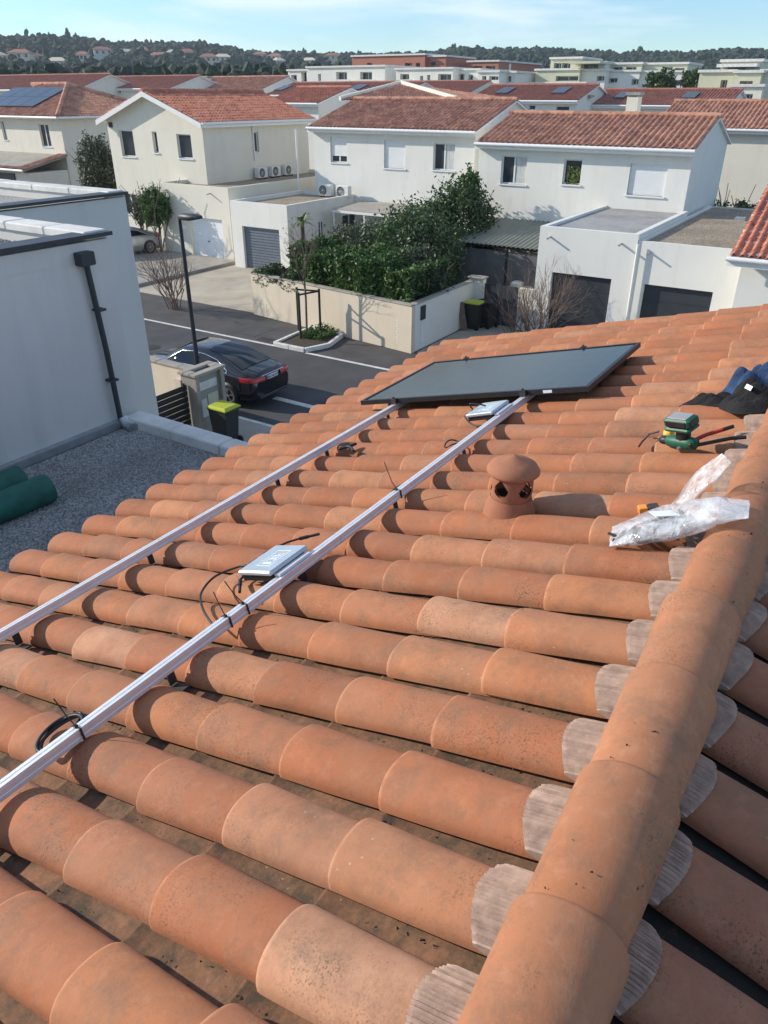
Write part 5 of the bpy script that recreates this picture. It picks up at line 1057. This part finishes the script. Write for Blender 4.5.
for x, d in ((x0-.012, 1.745), (x0-.012, 2.762), (x1+.012, 1.745), (x1+.012, 2.762)): q = MB(); tb(q, x-.014, d-.02, .0525, x+.014, d+.02, o1+.006); tb(q, x-.006, d-.006, o1+.006, x+.006, d+.006, o1+.018); part('clamp', q, M['steel'], sp)
q = MB(); tb(q, x0-.0015, d0+.24, o0+.008, x0-.0005, d0+.30, o1-.006); part('sticker', q, M['invp'], sp)
# ---------------------------------------------------------------- microinverters with their cables
def inverter(x0, d0, label, seed, tilt=4):
    t = thing('microinverter', label, 'inverter', tuple(T(x0+.12, d0+.1, .1)), 'microinverters on the rail'); B = Matrix(frameL(x0, d0, .056)) @ Matrix.Rotation(R_(-tilt), 4, 'X')
    def bx(a, b, c, d, e, f, bev=0): q = MB(); (q.bbox(a, b, c, d, e, f, bev) if bev else q.box(a, b, c, d, e, f)); q.xf(B); return q
    part('case', bx(0, .0, .006, .25, .19, .027, .005), M['inv'], t)
    q = MB()
    for i in range(11): q2 = bx(.008+.0215*i, .008, -.02, .012+.0215*i, .177, .006); q.add(q2.v, q2.f)
    q2 = bx(.01, .03, -.012, .235, .15, .0055); q.add(q2.v, q2.f); part('heat_sink', q, M['black'], t)
    q = MB()                                                 # printed panel on the lid: an outlined field with blurred marks
    for r in ((.05, .045, .195, .049), (.05, .12, .195, .124), (.05, .049, .054, .12), (.191, .049, .195, .12), (.07, .06, .085, .108), (.095, .06, .118, .066), (.095, .102, .118, .108), (.112, .066, .118, .102), (.128, .06, .133, .108), (.143, .06, .165, .066), (.143, .08, .165, .086), (.143, .066, .148, .108)):
        q2 = bx(r[0], r[1], .0272, r[2], r[3], .0278); q.add(q2.v, q2.f)
    part('print', q, M['invp'], t)
    q = bx(.02, -.03, -.004, .225, .0, .006); part('bracket', q, M['alu'], t)
    for px_ in (.05, .12, .19): q = bx(px_-.012, .185, .004, px_+.012, .205, .022); part('connector', q, M['black'], t)
    return t
inverter(1.872, 1.770, 'pale grey microinverter on the nearer stretch of rail with looping cable', 1)
inverter(3.96, 1.770, 'pale grey microinverter on the rail just below the solar panel', 2)
def cable(pts, label, r=.0042, extra=(), group=None, sub=10):
    P = [Vector(T(*p)) for p in pts]; out = []
    for i in range(len(P)-1):                                # Catmull-Rom
        p0, p1, p2, p3 = P[max(i-1, 0)], P[i], P[i+1], P[min(i+2, len(P)-1)]
        for k in range(sub): f = k/sub; out.append(.5*((2*p1)+(-p0+p2)*f+(2*p0-5*p1+4*p2-p3)*f*f+(-p0+3*p1-3*p2+p3)*f**3))
    out.append(P[-1]); t = thing('cable', label, 'cable', tuple(P[0]), group); q = MB(); q.tube(out, r, 7); part('lead', q, M['black'], t)
    for e in extra:
        if e[0] == 'plug': q = MB(); tt(q, [e[1], tuple(np.array(e[1])*.55+np.array(e[2])*.45)], .0085, 8); tt(q, [tuple(np.array(e[1])*.55+np.array(e[2])*.45), e[2]], .0065, 8); part('plug', q, M['black'], t)
        if e[0] == 'tie':  q = MB(); x, d = e[1], e[2]; tb(q, x-.003, d-.0225, .010, x+.003, d+.0225, .054); tb(q, x-.006, d-.004, .054, x+.006, d+.008, .060); tt(q, [(x, d, .058), (x+e[3], d+.012, .10), (x+e[3]*2.2, d+.022, .058+e[4])], .0022, 5); part('cable_tie', q, M['black'], t)
    return t
cable([(1.93, 1.962, .066), (1.92, 2.01, .06), (1.84, 2.075, .05), (1.73, 2.05, .035), (1.64, 1.95, .03), (1.575, 1.84, .02), (1.56, 1.79, .01), (1.60, 1.772, .015)], 'black cable looping from the nearer microinverter back to the rail', .005, (('tie', 1.577, 1.745, .0, .10), ('tie', 1.673, 1.745, -.015, .11)))
cable([(1.99, 1.962, .062), (1.97, 1.99, .05), (1.90, 1.97, .03), (1.87, 1.965, .025)], 'short black lead with plug hanging off the nearer microinverter', .005, (('plug', (1.875, 1.965, .025), (1.80, 1.90, .016)),))
cable([(2.12, 1.955, .06), (2.18, 1.945, .055), (2.235, 1.915, .05)], 'short black lead with plug beyond the nearer microinverter', .005, (('plug', (2.23, 1.918, .05), (2.29, 1.845, .05)),))
cable([(1.66, 1.78, .03), (1.71, 1.785, .022), (1.78, 1.78, .02)], 'short black lead tied along the rail near the nearer microinverter', .006)
coil = [(.905+.078*math.cos(a)*(1+.10*math.sin(a*.37)), 1.835+.062*math.sin(a)*(1+.10*math.cos(a*.5)), .014+.008*math.sin(a*.7)+.012*math.cos(a)) for a in np.linspace(0, 6.28*2.6, 34)]
cable([(.89, 1.775, .02)]+coil+[(.95, 1.775, .03)], 'coil of black cable tied to the rail at the left edge', .0055, (('tie', .913, 1.745, -.008, .11),), sub=4)
cable([(4.02, 1.965, .06), (4.0, 1.985, .045), (3.92, 1.90, .02), (3.90, 1.82, .015), (3.95, 1.785, .02)], 'black cable at the microinverter below the panel', .0055, (('plug', (3.95, 1.785, .02), (4.04, 1.785, .03)),))
cable([(4.08, 1.965, .065), (4.06, 1.97, .11), (4.07, 1.90, .10), (4.08, 1.87, .085)], 'short black lead bent over the microinverter below the panel', .005)
loop = [(3.59+.05*math.cos(a), 1.865+.045*math.sin(a), .012+.01*math.sin(a*2)) for a in np.linspace(0, 6.28*1.3, 16)]
cable(loop, 'small loop of black wire on a tile between the rails', .0045, sub=4)
cable([(2.80, 1.79, .02), (2.87, 1.81, .025), (2.95, 1.80, .022), (3.02, 1.78, .02)], 'short black lead under the rail beside the clay vent', .007, (('tie', 2.80, 1.745, -.01, .15),))
sm_ = [(3.49, 2.52, .012), (3.55, 2.60, .02), (3.52, 2.66, .014), (3.60, 2.58, .02), (3.56, 2.68, .012), (3.63, 2.66, .01)]
cable(sm_, 'tangled black strap on a tile below the eave-side rail', .010, sub=6)
# ---------------------------------------------------------------- clay vent
vt = T(2.75, 1.125, -.02); vn = thing('roof_vent', 'terracotta lantern vent with pointed cap and tear-shaped holes', 'vent', tuple(vt))
q = MB(); nseg = 112; prof = [(.122, -.10), (.118, -.02), (.110, .03), (.098, .062), (.091, .085)]
q.lathe(prof, tuple(vt), 32)
# body with pierced openings
zs = np.linspace(.085, .198, 36); grid = {}; V = []; F = []
holes = [(HEAD+math.pi+R_(a), .142) for a in (-42, 34, 110, 190, 260)]
def inhole(a, z):
    for ha_, hz_ in holes:
        da = (a-ha_+math.pi) % (2*math.pi)-math.pi; du = da*.089; dz = z-hz_; wd_ = .036*(1-.62*max(0, dz/.040)) if dz > 0 else .036
        if dz < .042 and (du/wd_)**2+(dz/(.046 if dz > 0 else .034))**2 < 1: return True
    return False
rr_ = lambda z, i: (.089+.003*math.sin((z-.085)/.113*math.pi))-(i*.012)
for lay in (0, 1):
    b0 = len(V)
    for z in zs: V += [(vt[0]+rr_(z, lay)*math.cos(2*math.pi*k/nseg), vt[1]+rr_(z, lay)*math.sin(2*math.pi*k/nseg), vt[2]+z) for k in range(nseg)]
    for j in range(len(zs)-1):
        for k in range(nseg):
            if inhole(2*math.pi*(k+.5)/nseg, (zs[j]+zs[j+1])/2): continue
            a, b = b0+j*nseg+k, b0+j*nseg+(k+1) % nseg; F.append((a, b, b+nseg, a+nseg) if lay == 0 else (a+nseg, b+nseg, b, a))
q.add(V, F, True); part('body', q, M['clay_vent'], vn)
q = MB(); q.lathe([(.08, .197), (.108, .196), (.115, .203), (.115, .212), (.102, .234), (.072, .252), (.034, .263), (.014, .274), (.002, .277)], tuple(vt), 36); part('cap', q, M['clay_vent'], vn)
q = MB(); q.lathe([(.001, .05), (.076, .05), (.076, .08)], tuple(vt), 24); part('inner_floor', q, M['deck'], vn)
# ---------------------------------------------------------------- tools left on the tiles
dr = thing('cordless_drill', 'green cordless drill resting on the tiles near the ridge', 'drill', tuple(T(3.52, .55, 0)))
Bd = frameL(3.50, .57, .0) @ Matrix.Rotation(R_(-24), 4, 'Z') @ Matrix.Rotation(R_(-9), 4, 'Y') @ Matrix.Diagonal((.88, .88, .80, 1))
def db(q, a, b, c, d, e, f, bev=.006): k = MB(); k.bbox(a, b, c, d, e, f, bev); k.xf(Bd); q.add(k.v, k.f); return q
q = MB(); k = MB(); k.loft([[(s*.036*math.cos(a), y, .040+.038*s*math.sin(a)) for a in np.linspace(0, 6.2832, 17)[:-1]] for y, s in ((-.105, .55), (-.10, .88), (-.06, 1.06), (.01, 1.08), (.05, .95), (.07, .8))], True, True, True); k.xf(Bd); q.add(k.v, k.f, True); part('body', q, M['toolgreen'], dr)
q = MB(); db(q, -.037, -.102, .025, .037, -.085, .06, .004); part('motor_vent', q, M['black'], dr)
q = MB(); k = MB(); k.loft([[(a*.024, -.035+b*.030+s, z) for a, b in ((-1, -1), (1, -1), (1.2, 0), (1, 1), (-1, 1), (-1.2, 0))] for z, s in ((.06, .005), (.10, -.004), (.135, -.010))], True, True, True); k.xf(Bd); q.add(k.v, k.f, True); part('handle', q, M['black'], dr)
q = MB(); db(q, -.050, -.115, .128, .050, .045, .158, .010); part('battery_foot', q, M['toolgreen'], dr); q = MB(); db(q, -.047, -.118, .1585, .047, .040, .212, .010); bt = part('battery', q, M['toolgreen'], dr); q = MB(); db(q, -.036, -.100, .2125, .036, .022, .217, .003); part('battery_label', q, M['toolgrey'], bt); q = MB(); db(q, -.052, -.100, .168, -.0475, .02, .204, .002); db(q, -.035, -.123, .168, .035, -.1185, .204, .002); part('battery_side', q, M['black'], bt)
q = MB(); k = MB(); k.lathe([(.024, 0), (.027, .01), (.025, .035), (.015, .05), (.004, .051), (.004, .095), (.001, .096)], (0, 0, 0), 14); k.xf(Bd @ Matrix.Translation((0, .072, .040)) @ Matrix.Rotation(R_(-90), 4, 'X')); q.add(k.v, k.f, True); part('chuck', q, M['black'], dr)
tm = thing('tape_measure', 'small yellow and black tape measure beside the drill', 'tape measure', tuple(T(3.62, .68, 0)))
q = MB(); k = MB(); k.lathe([(.001, 0), (.028, 0), (.032, .006), (.032, .03), (.028, .036), (.001, .036)], (0, 0, 0), 18); k.xf(frameL(3.60, .66, .03) @ Matrix.Rotation(R_(80), 4, 'X')); q.add(k.v, k.f, True); part('case', q, M['yellow'], tm)
q = MB(); k = MB(); k.lathe([(.001, 0), (.020, 0), (.020, .005), (.001, .005)], (0, 0, 0), 14); k.xf(frameL(3.60, .6655, .03) @ Matrix.Rotation(R_(80), 4, 'X')); q.add(k.v, k.f, True); part('hub', q, M['toolgrey'], tm); q = MB(); tt(q, [(3.60, .69, .05), (3.61, .74, .035), (3.58, .77, .005), (3.55, .78, -.01)], .005, 6); part('strap', q, M['black'], tm)
cu = thing('cable_cutter', 'black and red handled pliers lying beside the drill', 'pliers', tuple(T(3.5, .45, 0)))
for pts, m_ in (([(3.50, .52, .03), (3.55, .46, .045), (3.60, .40, .05)], 'redgrip'), ([(3.60, .40, .05), (3.64, .36, .052)], 'black'), ([(3.47, .50, .02), (3.49, .42, .03), (3.52, .35, .035), (3.545, .29, .03)], 'black'), ([(3.50, .52, .03), (3.47, .55, .02), (3.45, .57, .012)], 'zinc')): q = MB(); tt(q, pts, .0095 if m_ != 'zinc' else .007, 8); part('jaw' if m_ == 'zinc' else 'handle', q, M[m_], cu)
# ---------------------------------------------------------------- plastic bags of fittings and the small box
def film_bag(P, Wd, Th, seed, nl=34, nw=30, flat_end=True):
    """crumpled bag: centre line P (world), half-widths Wd, half-thickness Th"""
    r = np.random.default_rng(seed); P = [Vector(p) for p in P]; m = MB(); rings = []; up = Vector((0, .2, 1)).normalized()
    for i in range(nl+1):
        f = i/nl; g = f*(len(P)-1); k = min(int(g), len(P)-2); c = P[k].lerp(P[k+1], g-k); t = (P[k+1]-P[k]).normalized(); s = t.cross(up).normalized(); u = s.cross(t)
        w_ = np.interp(f, np.linspace(0, 1, len(Wd)), Wd); h_ = np.interp(f, np.linspace(0, 1, len(Th)), Th); ring = []
        for j in range(nw):
            a = 2*math.pi*j/nw; e = 1+.16*math.sin(3*a+9*f+seed)+.10*math.sin(5*a-11*f)+r.uniform(-.05, .05); x = w_*math.copysign(abs(math.cos(a))**.7, math.cos(a))*(1+r.uniform(-.015, .015)); z = h_*math.sin(a)*e
            ring.append(tuple(c+s*x+u*z+t*r.uniform(-.004, .004)))
        rings.append(ring)
    m.loft(rings, True, True, True); return m
bg = thing('plastic_bag', 'shiny clear plastic bag of metal fittings lying against the ridge', 'bag', tuple(T(2.6, .4, 0)))
a0 = T(2.50, .585, .012); a1 = T(2.53, .46, .042); a2 = T(2.555, .345, .060); a3 = np.array([2.575, .245, 6.728]); a4 = np.array([2.59, .145, 6.752])
m = film_bag([a0, a1, a2, a3, a4], [.085, .105, .112, .108, .095, .075], [.004, .034, .044, .040, .024, .004], 3); part('film', m, M['film'], bg)
m = MB(); rnd = random.Random(17)
for i in range(40):
    f = rnd.uniform(.12, .72); c = Vector(a0).lerp(Vector(a3), f)+Vector((rnd.uniform(-.07, .07), rnd.uniform(-.02, .02), rnd.uniform(-.022, .002))); k = MB(); k.box(-.03, -.008, -.004, .03, .008, .004); k.xf(Matrix.Translation(c) @ Matrix.Rotation(rnd.uniform(0, 3), 4, 'Z') @ Matrix.Rotation(rnd.uniform(-.6, .6), 4, 'X')); m.add(k.v, k.f)
part('fittings', m, M['steel'], bg)
m = MB(); k = MB(); k.box(-.045, -.030, 0, .045, .03, .0015); k.xf(Matrix.Translation(Vector(a1).lerp(Vector(a2), .45)+Vector((.0, 0, .046))) @ Matrix.Rotation(R_(-52), 4, 'Z') @ Matrix.Rotation(R_(-12), 4, 'X')); m.add(k.v, k.f); lb_ = part('paper_label', m, M['invp'], bg)
bg2 = thing('plastic_bag', 'clear empty plastic bag standing up behind the bag of fittings', 'bag', tuple(T(2.9, .42, 0)))
c0 = T(2.735, .41, .02); c3 = T(2.83, .235, .20); cm = (c0+c3)/2+np.array([0, 0, .02]); m = film_bag([c0, cm, c3], [.03, .06, .07, .05], [.02, .016, .010, .003], 9, 24, 24); part('film', m, M['film2'], bg2)
bx_ = thing('small_box', 'small orange and grey box behind the plastic bag', 'box', tuple(T(2.74, .53, 0))); q = MB(); k = MB(); k.bbox(-.022, -.018, 0, .022, .018, .03, .003); k.xf(frameL(2.745, .535, .0) @ Matrix.Rotation(R_(25), 4, 'Z')); q.add(k.v, k.f); part('carton', q, M['orange'], bx_); q = MB(); k = MB(); k.bbox(-.024, .020, 0, .024, .06, .028, .003); k.xf(frameL(2.745, .535, .0) @ Matrix.Rotation(R_(205), 4, 'Z')); q.add(k.v, k.f); part('sleeve', q, M['steel'], bx_)
# ---------------------------------------------------------------- jacket
def heap(c, rx, rd, h, seed, n=40, m_=30, fold=.7):
    r = random.Random(seed); ph = [r.uniform(0, 6) for _ in range(6)]; mb = MB(); rings = []
    for i in range(m_+1):
        f = i/m_; ring = []
        for j in range(n):
            a = 2*math.pi*j/n; e = 1+.10*math.sin(3*a+ph[0])+.08*math.sin(5*a+ph[1])
            x = rx*f*math.cos(a)*e; d = rd*f*math.sin(a)*e; z = h*(1-f**2.2)*(1+fold*math.sin(14*x/rx+4*d/rd+ph[2])*.35+fold*.4*math.sin(7*d/rd-5*x/rx+ph[3]))+.012*math.sin(22*a+ph[4])*f*(1-f)
            ring.append(tuple(T(c[0]+x, c[1]+d, c[2]+max(z, -.02)-.012*f)))
        rings.append(ring)
    mb.loft(rings, True, False, False); return mb
jk = thing('jacket', 'crumpled black and blue work jacket dropped near the ridge', 'jacket', tuple(T(4.25, .45, 0)))
part('black_cloth', heap((4.17, .34, .0), .13, .20, .095, 2), M['blackcloth'], jk); part('sleeve', heap((4.21, .56, .0), .06, .17, .045, 5), M['blackcloth'], jk); part('blue_cloth', heap((4.35, .36, .0), .14, .20, .12, 8), M['denim'], jk)
bl_ = [o_ for o_ in jk.children if o_.name.startswith('black_cloth')][0].data; vv_ = min(bl_.vertices, key=lambda v: (v.co+Vector(jk.location)-Vector(T(4.12, .36, .09))).length); tp_ = vv_.co+Vector(jk.location)
q = MB(); k = MB(); k.box(-.022, -.012, 0, .022, .012, .002); k.xf(Matrix.Translation(tp_+Vector((-.012, .004, .014))) @ vv_.normal.to_track_quat('Z', 'Y').to_matrix().to_4x4()); q.add(k.v, k.f); part('tag', q, M['invp'], jk)

# ---------------------------------------------------------------- light winter haze
hz_ = MB(); hz_.box(-1150, -1150, -2, 1150, 1150, 92); hm = bpy.data.materials.new('haze'); hm.use_nodes = True; ht = hm.node_tree; ht.nodes.clear()
pv = ht.nodes.new('ShaderNodeVolumePrincipled'); pv.inputs['Color'].default_value = (.72, .84, .95, 1); pv.inputs['Density'].default_value = .00021; pv.inputs['Anisotropy'].default_value = .2
ho = ht.nodes.new('ShaderNodeOutputMaterial'); ht.links.new(pv.outputs[0], ho.inputs['Volume']); struct('haze', hz_, hm, 'stuff')
